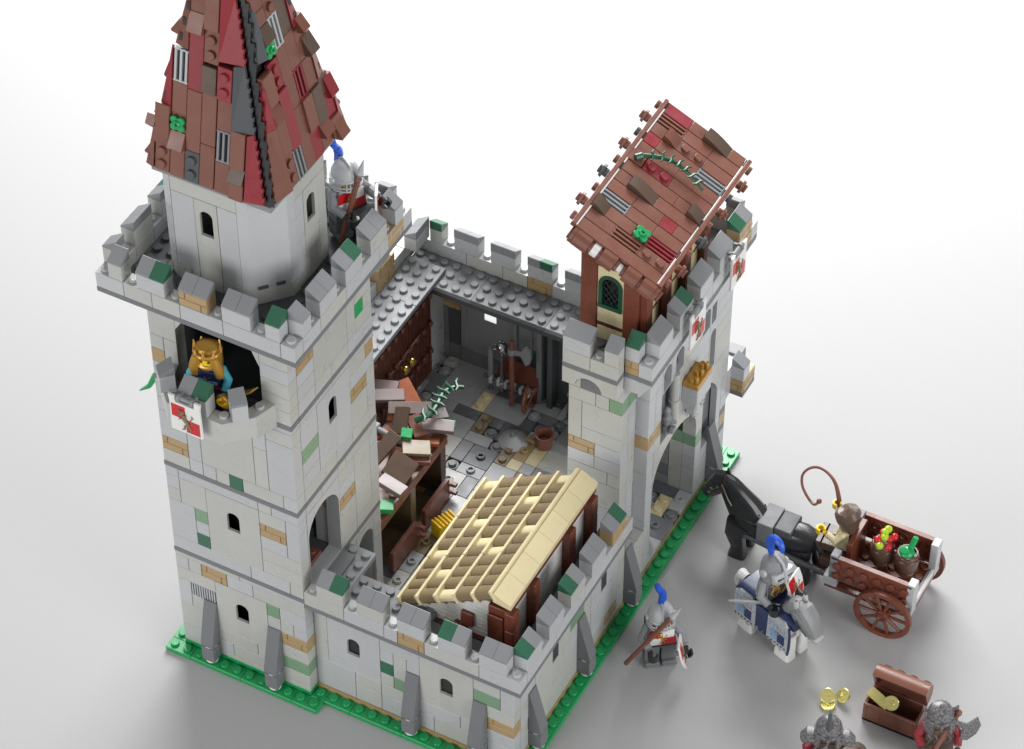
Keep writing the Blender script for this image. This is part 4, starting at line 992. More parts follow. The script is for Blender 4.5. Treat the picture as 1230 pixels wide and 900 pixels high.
plank(1.4, 1.0, .5, (10.0, 13.0, 7.2), 30, 4, 6, 'G', 'bright green block at the low end of the heap by the tower', 'loose_block', 'block', 'green blocks in the heap')
plank(1.2, .7, .4, (10.2, 21.6, 7.4), 24, 0, 6, 'G', 'bright green block half hidden below the thorny vine', 'loose_block', 'block', 'green blocks in the heap')
m = Mb(); m.cyl((-1.8, 0, 0), (1.2, 0, -.2), .22, .22, 'g', 10); m.box(-2.2, -1.6, -.35, .35, -.3, .3, 'g', .06); m.tor((-2.1, 0, .1), (1, 0, 0), .32, .12, 'g', 12, 6)
o = m.build('grey_rod', loc=(8.0, 18.4, 7.9), label='light grey rod with a clip lying across the heap of boards', cat='rod'); o.rotation_euler = (0, 0, math.radians(-6))
m = Mb(); P = [(8.5, 20.2, 8.3), (9.0, 20.5, 8.6), (9.35, 21.1, 8.7), (9.3, 21.9, 8.7), (9.1, 22.6, 8.6), (9.0, 23.3, 8.5), (9.1, 24.0, 8.3), (9.4, 24.5, 8.2), (9.9, 24.7, 8.2)]
vine(m, P, 'v', .24, 1.0); m.build('vine', base=(9.2, 22, 8), label='dark green thorny vine curling up over the heap of boards in the courtyard', cat='vine')

# ================================================================== courtyard items
m = Mb(); m.box(-.9, .9, -.5, .5, 0, 1.1, 'y', .03)
for i in range(6): m.box(-.85 + i * .3, -.7 + i * .3, -.55, .55, 1.05, 1.3, 'y', .03)
o = m.build('yellow_grille_block', loc=(12.2, 17.6, 1.24), rz=math.radians(68), label='yellow ribbed block on the courtyard floor left of the thatched roof', cat='block')
m = Mb(); m.lathe((0, 0, 0), [(.2, .55), (1.08, .06), (1.12, .0), (1.0, .0), (.1, .45)], 'l', 30); m.cyl((0, 0, .45), (0, 0, .65), .28, .28, 'l', 16); m.tor((0, 0, .67), (0, 0, 1), .2, .08, 'b', 16, 6)
m.build('round_dish', loc=(12.35, 27.5, 1.25), label='grey round cone shaped lid lying on the courtyard tiles beside the brown bucket', cat='lid')
m = Mb(); m.lathe((0, 0, 0), [(.42, 0), (.6, .1), (.68, 1.15), (.72, 1.27), (.6, 1.3), (.54, 1.15), (.42, .5), (.01, .45)], 'B', 22)
b_ = m.build('bucket', loc=(14.55, 28.1, 1.24), label='reddish brown bucket on the courtyard floor next to the pier', cat='bucket')
m = Mb(); m.tube([(-1.15, -.5, .5), (-.75, -.3, .9), (-.5, -.2, 1.1)], [.12, .2, .12], 'e', 8); m.box(-1.3, -.5, -.75, -.35, .55, .85, 'e', .06)
m.build('wooden_scoop', loc=(14.55, 28.1, 1.24), label='tan scoop leaning on the brown bucket', cat='scoop')
m = Mb(); prev = None
cp = [Vector((14.4, 29.6, 1.6)), Vector((14.9, 29.8, 2.1)), Vector((15.4, 30.0, 2.5)), Vector((15.9, 30.2, 2.9)), Vector((16.4, 30.4, 3.3)), Vector((16.9, 30.6, 3.7))]
for i in range(len(cp) - 1):
    for t in (0, .5):
        c = cp[i].lerp(cp[i + 1], t); m.tor(c, (0, 1, .3) if t else (.5, .2, 1), .22, .08, 'H', 10, 6)
m.cyl((14.0, 29.3, 1.3), (14.6, 29.6, 1.5), .42, .42, 'b', 14); m.build('chain', base=(15, 30, 1.3), label='dark grey chain running from the courtyard floor up to the pier', cat='chain')
m = Mb(); m.box(16.2, 18.4, 28.6, 31, 1.25, 2.0, 'k', .04); m.box(16.4, 18, 30, 31.4, 2.02, 4.4, 'b', .05); m.ball((14.8, 31.7, 3.4), .28, 'g'); m.cyl((14.8, 31.7, 1.3), (14.8, 31.7, 3.2), .14, .14, 'k'); m.tube([(15, 31.6, 1.8), (15.6, 31.4, 2.6), (15.4, 31.5, 3.5)], .18, 'b', 8)
m.box(15.1, 16.6, 30.4, 31.4, 2.2, 3.8, 'k', .05); m.build('chain_winch', base=(16, 30.5, 1.25), label='dark grey winch block with a lever in the far courtyard corner', cat='winch')
# weapon rack
wr = thing('weapon_rack', 'dark brown rack with grey clips against the shaded rear wall', 'rack', (10.7, 31.4, 1.2), world=True)
m = Mb(); m.prism([(31.2, 3.2), (31.9, 4.5), (32.0, 4.3), (31.4, 3.0)], 9.0, 12.2, 'N', lambda p, q, d: (d, p, q)); m.box(9.1, 9.5, 31.5, 31.8, 1.25, 3.6, 'N', .04); m.box(11.7, 12.1, 31.5, 31.8, 1.25, 3.6, 'N', .04); m.build('board', wr)
m = Mb()
for i in range(6): m.box(8.6 + i * .62, 8.85 + i * .62, 30.6, 31.1, 2.6, 3.2, 'l', .05)
m.box(8.4, 12.2, 30.9, 31.3, 2.7, 3.1, 'k', .03); m.build('clip_bar', wr)
m = Mb(); m.prism([(-.18, 0), (.18, 0), (.15, 2.6), (0, 3.2), (-.15, 2.6)], -.06, .06, 'g', lambda p, q, d: (p, d, q + 1.6)); m.box(-.6, .6, -.14, .14, 1.4, 1.6, 'H', .04); m.cyl((0, 0, .4), (0, 0, 1.4), .13, .13, 'H', 8); m.ball((0, 0, .35), .2, 'H')
m.build('sword', loc=(8.65, 30.9, 1.5), label='grey sword standing point up at the left end of the rack', cat='sword')
m = Mb(); m.cyl((0, 0, 0), (0, 0, 3.9), .14, .14, 'M', 8); m.ball((0, 0, 4.5), .5, 'M')
for i in range(8): t = i * PI / 4; m.cyl((.4 * math.cos(t), .4 * math.sin(t), 4.5), (.72 * math.cos(t), .72 * math.sin(t), 4.5), .1, .02, 'M', 6)
m.cyl((0, 0, 4.9), (0, 0, 5.3), .1, .02, 'M', 6); m.cyl((0, 0, .6), (0, 0, 1.0), .3, .3, 'M', 10)
m.build('mace', loc=(9.55, 31.0, 1.9), label='shiny metal spiked mace standing between the sword and the axe', cat='mace')
m = Mb(); m.cyl((0, 0, 0), (0, 0, 6.6), .2, .2, 'B', 12); m.cyl((0, 0, 5.3), (0, 0, 5.8), .3, .3, 'g', 12)
m.prism([(.25, 5.35), (.8, 5.4), (1.15, 4.6), (1.5, 5.0), (1.6, 5.7), (1.5, 6.3), (1.15, 6.6), (.8, 5.85), (.25, 5.75)], -.07, .07, 'g', lambda p, q, d: (p, d, q))
m.build('battle_axe', loc=(10.55, 30.6, 1.3), label='tall brown shafted battle axe with a grey blade in front of the rack', cat='axe')
m = Mb(); m.tor((0, 0, 1.1), (1, .2, 0), .95, .13, 'B', 18, 7, -.2, PI + .2); m.tube([(0, 0, .2), (0, 0, 2.2)], .11, 'B', 7); m.tor((.45, .25, 1.1), (.9, -.5, .1), .8, .1, 'B', 16, 6, .3, PI + .6); m.tube([(.1, -.5, 0), (.5, .4, 2.1)], .09, 'B', 6)
m.build('bow', loc=(11.7, 30.7, 1.3), label='pair of curved brown bow limbs leaning at the right end of the rack', cat='bow')

# ================================================================== banners
def banner(loc, rz, lab, tilt=0):
    t = thing('banner', lab, 'banner', loc, rz, 'heraldic banners on the castle'); t.rotation_euler[0] = tilt
    m = Mb()
    for a, b, r in ((-1.02, -.62, .2), (-.55, .55, .16), (.62, 1.02, .2)): m.cyl((a, 0, 0), (b, 0, 0), r, r, 'g', 12)
    for x in (-.5, .5): m.cyl((x - .12, 0, 0), (x + .12, 0, 0), .26, .26, 'g', 12); m.box(x - .1, x + .1, 0, .5, -.1, .12, 'g', .03)
    m.build('hinge', t)
    m = Mb()
    P = [(-1.08, -.35), (-1.15, .25), (-.7, .25), (-.68, -.28), (.68, -.28), (.7, .25), (1.15, .25), (1.08, -.35), (1.12, -2.75), (-1.12, -2.75)]
    m.prism(P, -.22, -.08, 'W', lambda a, b, d: (a, d, b))
    m.box(-.98, 0, -.24, -.2, -1.52, -.45, 'r', 0); m.box(0, .98, -.24, -.2, -2.6, -1.52, 'r', 0)
    m.build('flag', t)
    m = Mb()
    lion(m, -.26, 0, -1.5, 1.0, 'e')
    m.build('beast_emblem', t)
    return t
def lion(m, y, cx, cz, s, k):
    S = lambda pts: [(cx + a * s, y, cz + b * s) for a, b in pts]
    for pts, r in (([(-.05, .45), (-.1, .1), (.1, -.2), (.18, -.5)], [.17, .2, .18, .12]), ([(-.12, .5), (-.25, .68)], [.2, .12]), ([(-.3, .68), (-.5, .62)], [.1, .05]),
                   ([(-.1, .3), (-.4, .35), (-.5, .2)], [.1, .07, .05]), ([(-.05, .1), (-.38, -.02), (-.48, -.15)], [.1, .07, .05]), ([(.15, -.4), (-.1, -.62), (-.12, -.9), (-.28, -.95)], [.12, .09, .06, .05]),
                   ([(.2, -.45), (.35, -.7), (.3, -.95), (.18, -1.0)], [.11, .08, .06, .05]), ([(.22, -.4), (.5, -.2), (.35, .1), (.55, .35), (.45, .5)], [.05, .05, .04, .07, .04])):
        q = S(pts); m.tube([(a, y + .0, b) for a, _, b in q], [x * s * .78 for x in r], k, 6)
o_ = banner((5.8, -2.42, 29.85), 0, 'red and white quartered banner hanging from the tower balcony', .0)
banner((27.45, 24.4, 24.3), PI / 2, 'red and white quartered banner on the gatehouse, nearer the thatched hut')
banner((27.45, 30.6, 24.4), PI / 2, 'red and white quartered banner on the gatehouse, farther one near its rear corner')

# ================================================================== figures
def limb(m, pts, k, r=(.3, .3, .24)): m.tube(pts, list(r), k, 10)
def body(root, legk, torsok, armk, handk, headk, armL, armR, hipk=None, sit=False, face=True, front=None, axL=(0, 0, 1), axR=(0, 0, 1)):
    """one continuous toy body: legs, hips, torso, arms and head; it faces -Y"""
    m = Mb()
    for s in (-1, 1):
        if sit:
            m.box(s * .06, s * .98, -1.55, .3, 1.05, 1.75, legk, .06); m.box(s * .06, s * .98, -1.85, -1.3, .75, 1.75, legk, .06)
            m.cyl((s * .06, 0, 1.35), (s * .98, 0, 1.35), .46, .46, legk, 14)
        else:
            m.box(s * .06, s * .98, -.72, .42, 0, .42, legk, .06); m.box(s * .06, s * .98, -.42, .42, .3, 1.3, legk, .06)
            m.cyl((s * .06, 0, 1.28), (s * .98, 0, 1.28), .46, .46, legk, 14)
    m.box(-.98, .98, -.44, .44, 1.45, 1.72, hipk or legk, .05)
    P = [(-.98, 1.7), (.98, 1.7), (.72, 3.22), (-.72, 3.22)]
    rows = []
    for w, z, dd in ((.98, 1.68, .47), (.9, 2.2, .47), (.8, 2.8, .46), (.72, 3.15, .44), (.64, 3.24, .38)):
        rows.append([(-w, -dd, z), (w, -dd, z), (w, dd, z), (-w, dd, z)])
    m.ring(rows, torsok)
    m.cyl((0, 0, 3.2), (0, 0, 3.42), .36, .36, headk, 12)
    m.lathe((0, 0, 3.36), [(.45, 0), (.6, .08), (.64, .2), (.64, .88), (.58, 1.02), (.42, 1.1)], headk, 22); m.cyl((0, 0, 4.4), (0, 0, 4.62), .3, .3, headk, 12)
    if face:
        for s in (-1, 1): m.cyl((s * .22, -.6, 3.98), (s * .22, -.67, 3.98), .075, .07, 'x', 8); m.tube([(s * .12, -.645, 4.13), (s * .34, -.58, 4.18)], .03, 'D', 5)
        m.tube([(-.18, -.62, 3.66), (0, -.66, 3.62), (.18, -.62, 3.66)], .03, 'D', 5); m.ball((0, -.65, 3.82), .05, headk, 6)
    for s, a, ax in ((-1, armL, axL), (1, armR, axR)):
        sh = (s * .82, 0, 2.95); m.ball(sh, .33, armk, 10)
        limb(m, [sh, a[0], a[1]], armk); w = Vector(a[1]) - Vector(a[0]); w.normalize(); h = Vector(a[1]) + w * .12
        m.cyl(tuple(h), tuple(h + w * .2), .17, .17, handk, 8); c = h + w * .42
        # curled toy hand: a thumb side and a finger side closing round the grip
        m.clip(tuple(c), ax, .34, .14, .24, handk, .6)
    if front: front(m)
    return m.build('body', root)
def crestfront(m):   # red and white tabard with a gold beast
    m.box(-.8, 0, -.53, -.45, 2.45, 3.1, 'r', .02); m.box(0, .76, -.53, -.45, 2.45, 3.1, 'W', .02); m.box(-.88, 0, -.53, -.46, 1.85, 2.44, 'W', .02); m.box(0, .88, -.53, -.46, 1.85, 2.44, 'r', .02)
    lion(m, -.55, 0, 2.5, .55, 'P'); m.box(-.95, .95, -.55, -.44, 1.7, 1.86, 'x', .02)
def grille_helm(root, plume=True, back=0, low=0):
    m = Mb(); n = 22
    # dome open at the face
    m.lathe((0, 0, 3.9), [(.78, -.1), (.8, .15), (.76, .45), (.62, .75), (.36, .95), (.02, 1.02)], 'l', n)
    for i in range(n):
        pass
    m.tor((0, 0, 3.98), (0, 0, 1), .79, .07, 'l', 24, 6)
    rings = []
    for i in range(11):
        t = PI * .12 + PI * .76 * 0 + i * (2 * PI - 2 * .9) / 10 + .9 - PI * .12
        a = -PI / 2 + t; rings.append([(.8 * math.cos(a), .8 * math.sin(a), 3.9), (.7 * math.cos(a), .7 * math.sin(a), 3.9), (.72 * math.cos(a), .72 * math.sin(a), 3.3), (.84 * math.cos(a), .84 * math.sin(a), 3.3)])
    m.ring(rings, 'l')
    for s in (-1, 1): m.cyl((s * .72, 0, 3.95), (s * .95, 0, 3.95), .22, .2, 'l', 12)
    m.tube([(0, -.8, 3.7), (0, -.78, 4.3), (0, -.45, 4.85), (0, .2, 4.98), (0, .7, 4.6)], .07, 'l', 6)
    h = m.build('helmet', root)
    m = Mb()
    for z in (3.4, 3.62): m.tor((0, 0, z), (0, 0, 1), .84, .06, 'l', 14, 6, 0, 2 * PI)
    for a in (-.5, -.25, 0, .25, .5): m.tube([(.84 * math.sin(a), -.84 * math.cos(a), 3.36), (.86 * math.sin(a), -.86 * math.cos(a), 3.9)], .05, 'l', 6)
    m.build('visor', h)
    if plume:
        m = Mb(); m.T = Matrix.Translation((0, back, -low)); m.loft([((.0, .2, 4.85), .2, .26), ((.14, .3, 5.2), .24, .3), ((.08, .32, 5.6), .24, .34), ((-.14, .3, 5.95), .22, .3), ((-.24, .28, 6.25), .2, .24), ((-.2, .2, 6.4), .12, .12)], 'u', 10, side=(1, 0, 0))
        m.tube([(0, .1, 5.2), (0, .12, 5.6), (0, -.05, 5.95)], [.1, .1, .05], 'u', 6); m.build('plume', h)
def shield(loc, rot, lab, parent=None):
    m = Mb(); P = [(-.85, 1.0), (.85, 1.0), (.88, .2), (.7, -.5), (0, -1.35), (-.7, -.5), (-.88, .2)]
    m.prism(P, -.07, .07, 'W', lambda a, b, d: (a, d, b))
    m.prism([(-.78, .92), (0, .92), (0, -.1), (-.78, -.1)], -.09, -.06, 'r', lambda a, b, d: (a, d, b)); m.prism([(0, -.1), (.76, -.1), (.62, -.48), (0, -1.2)], -.09, -.06, 'r', lambda a, b, d: (a, d, b))
    lion(m, -.1, 0, 0, .75, 'e'); m.cyl((0, .07, 0), (0, .5, 0), .16, .16, 'g', 8)
    o = m.build('shield', loc=loc, label=lab, cat='shield', group='heraldic shields'); o.rotation_euler = rot; return o
def spear(p0, p1, lab):
    m = Mb(); p0 = Vector(p0); p1 = Vector(p1); d = (p1 - p0).normalized(); b = Vector(p0)
    q = lambda p: tuple(p - b)
    m.cyl(q(p0), q(p1 - d * 1.35), .17, .17, 'B', 10); m.cyl(q(p1 - d * 1.5), q(p1 - d * 1.25), .24, .2, 'B', 10); m.cyl(q(p1 - d * 1.3), q(p1 - d * 1.05), .17, .26, 'g', 8); m.cyl(q(p1 - d * 1.05), q(p1), .26, .02, 'l', 8)
    o = m.build('spear', loc=tuple(p0), label=lab, cat='spear', group='spears of the foot soldiers'); return o
def quiver(root):
    m = Mb(); m.box(-.75, .75, .45, 1.25, 1.2, 2.7, 'k', .05); m.build('backpack', root)
# soldier standing in front of the wall
r = thing('person', 'foot soldier with blue plume standing on the ground by the side wall, holding a spear', 'toy figure', (30.15, 15.3, 0), math.radians(38)); r.scale = (1.12, 1.12, 1.16)
body(r, 'b', 'g', 'g', 'x', 'y', ((-1.15, -.3, 2.4), (-.9, -.95, 2.1)), ((1.25, -.2, 2.4), (1.35, -.85, 2.05)), front=crestfront, axR=(0, 1, 0))
grille_helm(r); quiver(r)
spear((28.6, 13.25, .7), (31.7, 15.05, 6.45), 'spear held across the chest of the soldier standing on the ground')
shield((32.1, 14.75, 2.3), (math.radians(-14), math.radians(14), math.radians(112)), 'small shield on the arm of the soldier standing on the ground')
# soldier on the tower
r = thing('person', 'foot soldier with blue plume on the tower wall walk, beside the turret under the spire', 'toy figure', (10.0, 10.35, 35.42), math.radians(62)); r.scale = (1.14, 1.14, 1.14)
body(r, 'b', 'g', 'g', 'x', 'y', ((-1.1, -.35, 2.35), (-.75, -1.0, 2.1)), ((1.2, -.3, 2.5), (1.3, -1.1, 2.5)), front=crestfront, axR=(0, 1, 0))
grille_helm(r, True, .55, .5)
spear((10.3, 8.9, 35.6), (11.3, 10.4, 41.6), 'spear held upright by the soldier on the tower')
shield((11.9, 10.7, 38.0), (0, math.radians(16), math.radians(118)), 'small shield on the arm of the soldier on the tower')
# crowned figure on the balcony
r = thing('person', 'bearded crowned figure in gold and blue with azure sleeves on the balcony', 'toy figure', (5.75, .35, 27.25), math.radians(14))
def royal(m):
    m.box(-.8, .8, -.54, -.45, 1.9, 3.05, 'n', .04); m.box(-.62, -.02, -.57, -.5, 2.1, 2.45, 'm', .02); m.box(.05, .65, -.57, -.5, 2.0, 2.3, 'm', .02); m.tor((0, -.5, 3.0), (0, 1, .1), .45, .07, 'H', 12, 6, PI, 2 * PI); m.box(-.9, .9, -.56, -.44, 1.7, 1.84, 'r', .02)
    m.tube([(-.2, -.57, 2.62), (0, -.6, 2.5), (.22, -.57, 2.62)], .05, 'D', 6)
body(r, 'n', 'n', 'a', 'y', 'y', ((-1.2, -.1, 2.3), (-1.1, -.6, 1.9)), ((1.25, -.2, 2.35), (1.2, -.8, 1.9)), front=royal, axR=(0, 1, 0))
m = Mb()   # long gold hair and crown in one moulding
m.loft([((0, .1, 4.95), .3, .3), ((0, .1, 4.8), .68, .62), ((0, .08, 4.4), .82, .78), ((0, .15, 3.9), .84, .72), ((0, .22, 3.4), .84, .62), ((0, .25, 2.9), .8, .5), ((0, .25, 2.6), .6, .35)], 'P', 20, 2.4, side=(1, 0, 0))
for s in (-1, 1): m.loft([((s * .55, -.5, 4.4), .26, .24), ((s * .66, -.5, 3.9), .32, .28), ((s * .8, -.42, 3.3), .36, .3), ((s * .78, -.42, 2.75), .28, .26), ((s * .7, -.42, 2.6), .12, .12)], 'P', 10, side=(1, 0, 0))
m.loft([((0, -.5, 3.66), .5, .1), ((0, -.58, 3.5), .52, .14), ((0, -.56, 3.3), .3, .1), ((0, -.5, 3.2), .1, .05)], 'P', 10, side=(1, 0, 0))
m.tor((0, .02, 4.5), (0, 0, 1), .8, .13, 'P', 22, 7)
for i in range(7):
    t = -PI / 2 + (i - 3) * .8; m.cyl((.8 * math.cos(t), .8 * math.sin(t), 4.5), (.86 * math.cos(t), .86 * math.sin(t), 5.15 if i % 2 else 4.9), .17, .03, 'P', 6)
m.build('crown_and_hair', r)
m = Mb(); m.tor((0, 0, 0), (0, 1, 0), .42, .16, 'P', 16, 8); m.cyl((0, -.12, 0), (0, .2, 0), .3, .3, 'P', 12); m.loft([((.3, .3, .2), .15, .15), ((1.0, .5, .7), .3, .1), ((1.7, .6, 1.2), .25, .08), ((2.1, .7, 1.6), .04, .04)], 'P', 8)
m.build('golden_sword', loc=(7.25, -.55, 28.75), label='golden hilted curved blade held by the crowned figure on the balcony', cat='sword')

# ================================================================== cart, horse and driver
ct = thing('horse_cart', 'reddish brown two wheeled cart with spoked wheels and barrels', 'cart', (41, 27.4, 0), world=True)
m = Mb(); plate(m, 38.2, 44.2, 25.6, 29.6, 2.3, 2.7, 'h'); m.box(38.0, 44.4, 25.0, 30.0, 1.95, 2.3, 'h', .03); m.box(44.0, 44.4, 25.0, 30.0, 2.3, 2.8, 'l', .03)
m.box(44.22, 44.42, 25.4, 29.8, 2.75, 2.95, 'W', .02); m.build('bed', ct)
for yy, s in ((25.15, -1), (29.75, 1)):
    m = Mb(); m.box(38.3, 44.3, yy - .18, yy + .18, 3.0, 5.2, 'h', .04); m.box(38.3, 44.3, yy - .2, yy + .2, 5.0, 5.22, 'h', .03)
    for i in range(6):
        for z in (3.55, 4.5): m.cyl((38.8 + i, yy + s * .18, z), (38.8 + i, yy + s * .38, z), .3, .3, 'h', 12) if s < 0 else m.tor((38.8 + i, yy - .2, z), (0, 1, 0), .3, .06, 'N', 12, 6)
    m.build('side_panel', ct)
for x in (38.35, 44.05):
    for yy in (25.3, 29.4):
        m = Mb(); m.box(x - .1, x + .45, yy - .35, yy + .45, 2.3, 5.35, 'l' if x > 40 else 'g', .04); m.build('corner_post', ct)
m = Mb(); m.box(37.9, 38.9, 24.9, 25.9, 2.3, 3.1, 'l', .04); m.box(43.6, 44.4, 24.9, 25.6, 2.3, 3.1, 'b', .04); m.build('bracket', ct)
m = Mb(); m.box(38.9, 39.3, 26.2, 28.9, 2.7, 5.6, 'h', .04); m.build('seat_back', ct)
m = Mb(); m.box(37.0, 38.9, 26.2, 28.9, 2.3, 3.2, 'D', .04); m.box(36.8, 37.6, 26.0, 28.9, 1.6, 2.4, 'N', .04); m.build('driver_box', ct)
m = Mb(); m.cyl((42.65, 24.3, 2.15), (42.65, 30.5, 2.15), .16, .16, 'k', 8); m.build('axle', ct)
for yy in (24.35, 30.3):
    m = Mb(); m.tor((42.65, yy, 2.15), (0, 1, 0), 1.95, .17, 'h', 36, 8)
    for i in range(24): pass
    m.lathe((42.65, yy - .17, 2.15), [(1.78, 0), (2.12, 0), (2.12, .34), (1.78, .34), (1.78, 0)], 'h', 36, (0, 1, 0), False)
    o = m.build('wheel', ct)
    m = Mb()
    for i in range(10):
        t = i * PI / 5; m.cyl((42.65 + .4 * math.cos(t), yy, 2.15 + .4 * math.sin(t)), (42.65 + 1.82 * math.cos(t), yy, 2.15 + 1.82 * math.sin(t)), .13, .12, 'h', 7); m.cyl((42.65 + 1.94 * math.cos(t), yy - .2, 2.15 + 1.94 * math.sin(t)), (42.65 + 1.94 * math.cos(t), yy - .15, 2.15 + 1.94 * math.sin(t)), .06, .06, 'N', 6)
    m.build('spokes', o)
    m = Mb(); m.cyl((42.65, yy - .28, 2.15), (42.65, yy + .28, 2.15), .48, .48, 'h', 14); m.tor((42.65, yy - .28, 2.15), (0, 1, 0), .3, .09, 'N', 12, 6); m.build('hub', o)
for yy in (25.75, 28.75):
    m = Mb(); m.tube([(31.2, yy + (.35 if yy < 27 else -.35), 2.6), (34, yy + (.1 if yy < 27 else -.1), 2.55), (38.3, yy - (.2 if yy < 27 else -.2), 2.5)], .2, 'H', 10); m.build('shaft', ct)
def barrel(c, lab):
    m = Mb(); m.lathe((0, 0, 0), [(.62, 0), (.68, .05), (.82, .6), (.86, 1.0), (.82, 1.4), (.7, 1.95), (.62, 1.95), (.6, 1.7), (.01, 1.65)], 'D', 20)
    t = thing('barrel', lab, 'barrel', c, 0, 'barrels in the cart')
    m.build('cask', t)
    for z, r in ((.4, .79), (1.55, .8), (1.85, .73)): m = Mb(); m.tor((0, 0, z), (0, 0, 1), r, .05, 'N', 20, 5); m.build('hoop', t)
    return t
barrel((40.95, 27.75, 3.4), 'dark brown barrel of red and green apples in the cart')
barrel((42.8, 27.7, 3.4), 'dark brown barrel with a bright green bottle in the cart')
ap = [((40.6, 27.6, 5.1), 'r', 'red apple at the front left of the barrel'), ((41.3, 27.95, 5.15), 'r', 'red apple on the right side of the barrel beside the far one'), ((40.75, 28.2, 5.3), 'r', 'red apple at the back of the barrel next to the topmost green one'), ((41.55, 28.25, 5.2), 'r', 'outermost red apple on the right of the barrel'), ((41.45, 27.5, 4.85), 'r', 'low red apple tucked under the two right hand ones'),
      ((40.9, 27.25, 4.95), 'Y', 'lowest yellow green apple at the front of the barrel'), ((41.0, 27.8, 5.35), 'Y', 'yellow green apple in the middle of the pile'), ((41.0, 28.4, 5.55), 'Y', 'topmost yellow green apple at the back of the pile'), ((40.9, 28.1, 5.5), 'Y', 'yellow green apple between the middle one and the red one behind')]
for c, k, lab in ap:
    m = Mb(); m.ball((0, 0, 0), .29, k, 12, .92); m.cyl((0, 0, .2), (.03, 0, .34), .03, .03, 'D', 5); m.build('apple', loc=(c[0], c[1], c[2] + .45), label=lab, cat='apple', group='apples in the barrel')
m = Mb(); m.ball((0, 0, 0), .56, 'G', 14, .7); m.cyl((.15, .15, .2), (.35, .55, 1.2), .22, .2, 'G', 10); m.cyl((-.15, -.2, .2), (-.1, -.35, .55), .25, .25, 'G', 10)
m.build('green_bottle', loc=(42.75, 27.65, 5.3), label='bright green bottle sticking out of the right hand barrel', cat='bottle')
r = thing('person', 'cart driver with dark brown hair and a cream shirt raising a whip', 'toy figure', (38.2, 27.7, 2.45), math.radians(-86))
body(r, 'D', 'c', 'c', 'y', 'y', ((-1.15, -.35, 3.0), (-.95, -.75, 3.6)), ((1.15, -.35, 2.6), (.95, -1.05, 2.75)), sit=True, front=None)
m = Mb(); m.loft([((0, -.15, 4.86), .25, .3), ((0, -.02, 4.76), .68, .72), ((0, .02, 4.4), .88, .92), ((0, .08, 4.08), .9, .84), ((0, .33, 3.5), .84, .6), ((0, .5, 3.05), .66, .36), ((0, .55, 2.85), .3, .15)], 'D', 20, 2.2, side=(1, 0, 0)); m.build('hair', r)
m = Mb(); W0 = [(37.3, 28.55, 6.0), (37.05, 28.75, 6.9), (36.5, 29.3, 7.5), (35.7, 29.8, 7.65), (34.9, 30.0, 7.6), (34.3, 29.9, 7.3), (34.0, 29.5, 6.9), (34.2, 29.0, 6.5), (34.7, 28.5, 6.3), (35.3, 28.1, 6.15), (35.7, 27.9, 6.25), (35.9, 28.1, 6.5)]
def smooth(P, n=4):
    P = [Vector(p) for p in P]; Q = []
    for i in range(len(P) - 1):
        a, b, c, d = P[max(i - 1, 0)], P[i], P[i + 1], P[min(i + 2, len(P) - 1)]
        for j in range(n):
            t = j / n; Q.append(.5 * ((2 * b) + (c - a) * t + (2 * a - 5 * b + 4 * c - d) * t * t + (3 * b - a - 3 * c + d) * t ** 3))
    return Q + [P[-1]]
Q = smooth(W0); m.tube(Q, [.2 - .1 * min(1, i / 12) for i in range(len(Q))], 'B', 8); m.ball(tuple(Q[-1]), .2, 'B', 8); m.build('whip', base=(37.3, 28.5, 6.0), label='curled reddish brown whip raised by the cart driver', cat='whip')
# black horse
bh = thing('black_horse', 'black draught horse harnessed to the cart, head low towards the gate', 'horse', (33.3, 27.0, 0), world=True)
m = Mb()
m.loft([((36.5, 27, 3.0), .5, .7), ((36.2, 27, 3.1), .85, 1.15), ((35.4, 27, 3.2), 1.0, 1.3), ((34.2, 27, 3.15), .98, 1.22), ((33.0, 27, 3.1), .98, 1.2), ((31.8, 27, 3.1), 1.0, 1.3), ((30.8, 27, 3.1), .95, 1.35), ((30.2, 27, 3.3), .7, 1.0)], 'x', 18, 3.0)
m.loft([((31.4, 27, 3.6), .9, 1.45), ((30.8, 27, 4.5), .72, 1.3), ((30.1, 27, 5.4), .58, 1.02), ((29.55, 27, 6.15), .5, .76), ((29.2, 27, 6.6), .4, .46)], 'x', 14, 3.2)
m.loft([((29.5, 27, 6.6), .5, .45), ((29.1, 27, 6.15), .6, .78), ((28.6, 27, 5.4), .5, .66), ((28.15, 27, 4.75), .44, .52), ((27.95, 27, 4.45), .36, .34)], 'x', 14, 3.4)
for s in (-1, 1):
    m.loft([((29.45, 27 + s * .3, 6.6), .1, .16), ((29.35, 27 + s * .34, 6.95), .12, .14), ((29.3, 27 + s * .33, 7.3), .02, .02)], 'x', 8)
    m.loft([((30.9, 27 + s * .66, 3.3), .46, 1.0), ((30.6, 27 + s * .7, 2.2), .44, .72), ((30.9, 27 + s * .7, 1.1), .4, .5), ((30.9, 27 + s * .7, .4), .46, .62), ((30.9, 27 + s * .7, .02), .46, .66)], 'x', 12, 4)
    m.loft([((35.4, 27 + s * .66, 3.1), .46, 1.1), ((35.8, 27 + s * .7, 2.0), .42, .62), ((36.2, 27 + s * .7, 1.2), .34, .42), ((35.9, 27 + s * .7, .4), .42, .52), ((35.85, 27 + s * .7, .02), .44, .58)], 'x', 12, 4)
m.build('body', bh)
m = Mb(); 
for i, (dx, w) in enumerate(((0, .16), (.14, .2), (.26, .14))): m.tube([(29.4 + dx, 27 - .1 + .1 * i, 7.0 - dx), (29.95 + dx, 27, 6.5 - dx), (30.6 + dx, 27, 5.7 - dx * .5), (31.2 + dx, 27, 4.9)], [w * .6, w * 1.2, w * 1.3, w * .6], 'k', 8)
m.build('mane', bh)
m = Mb()
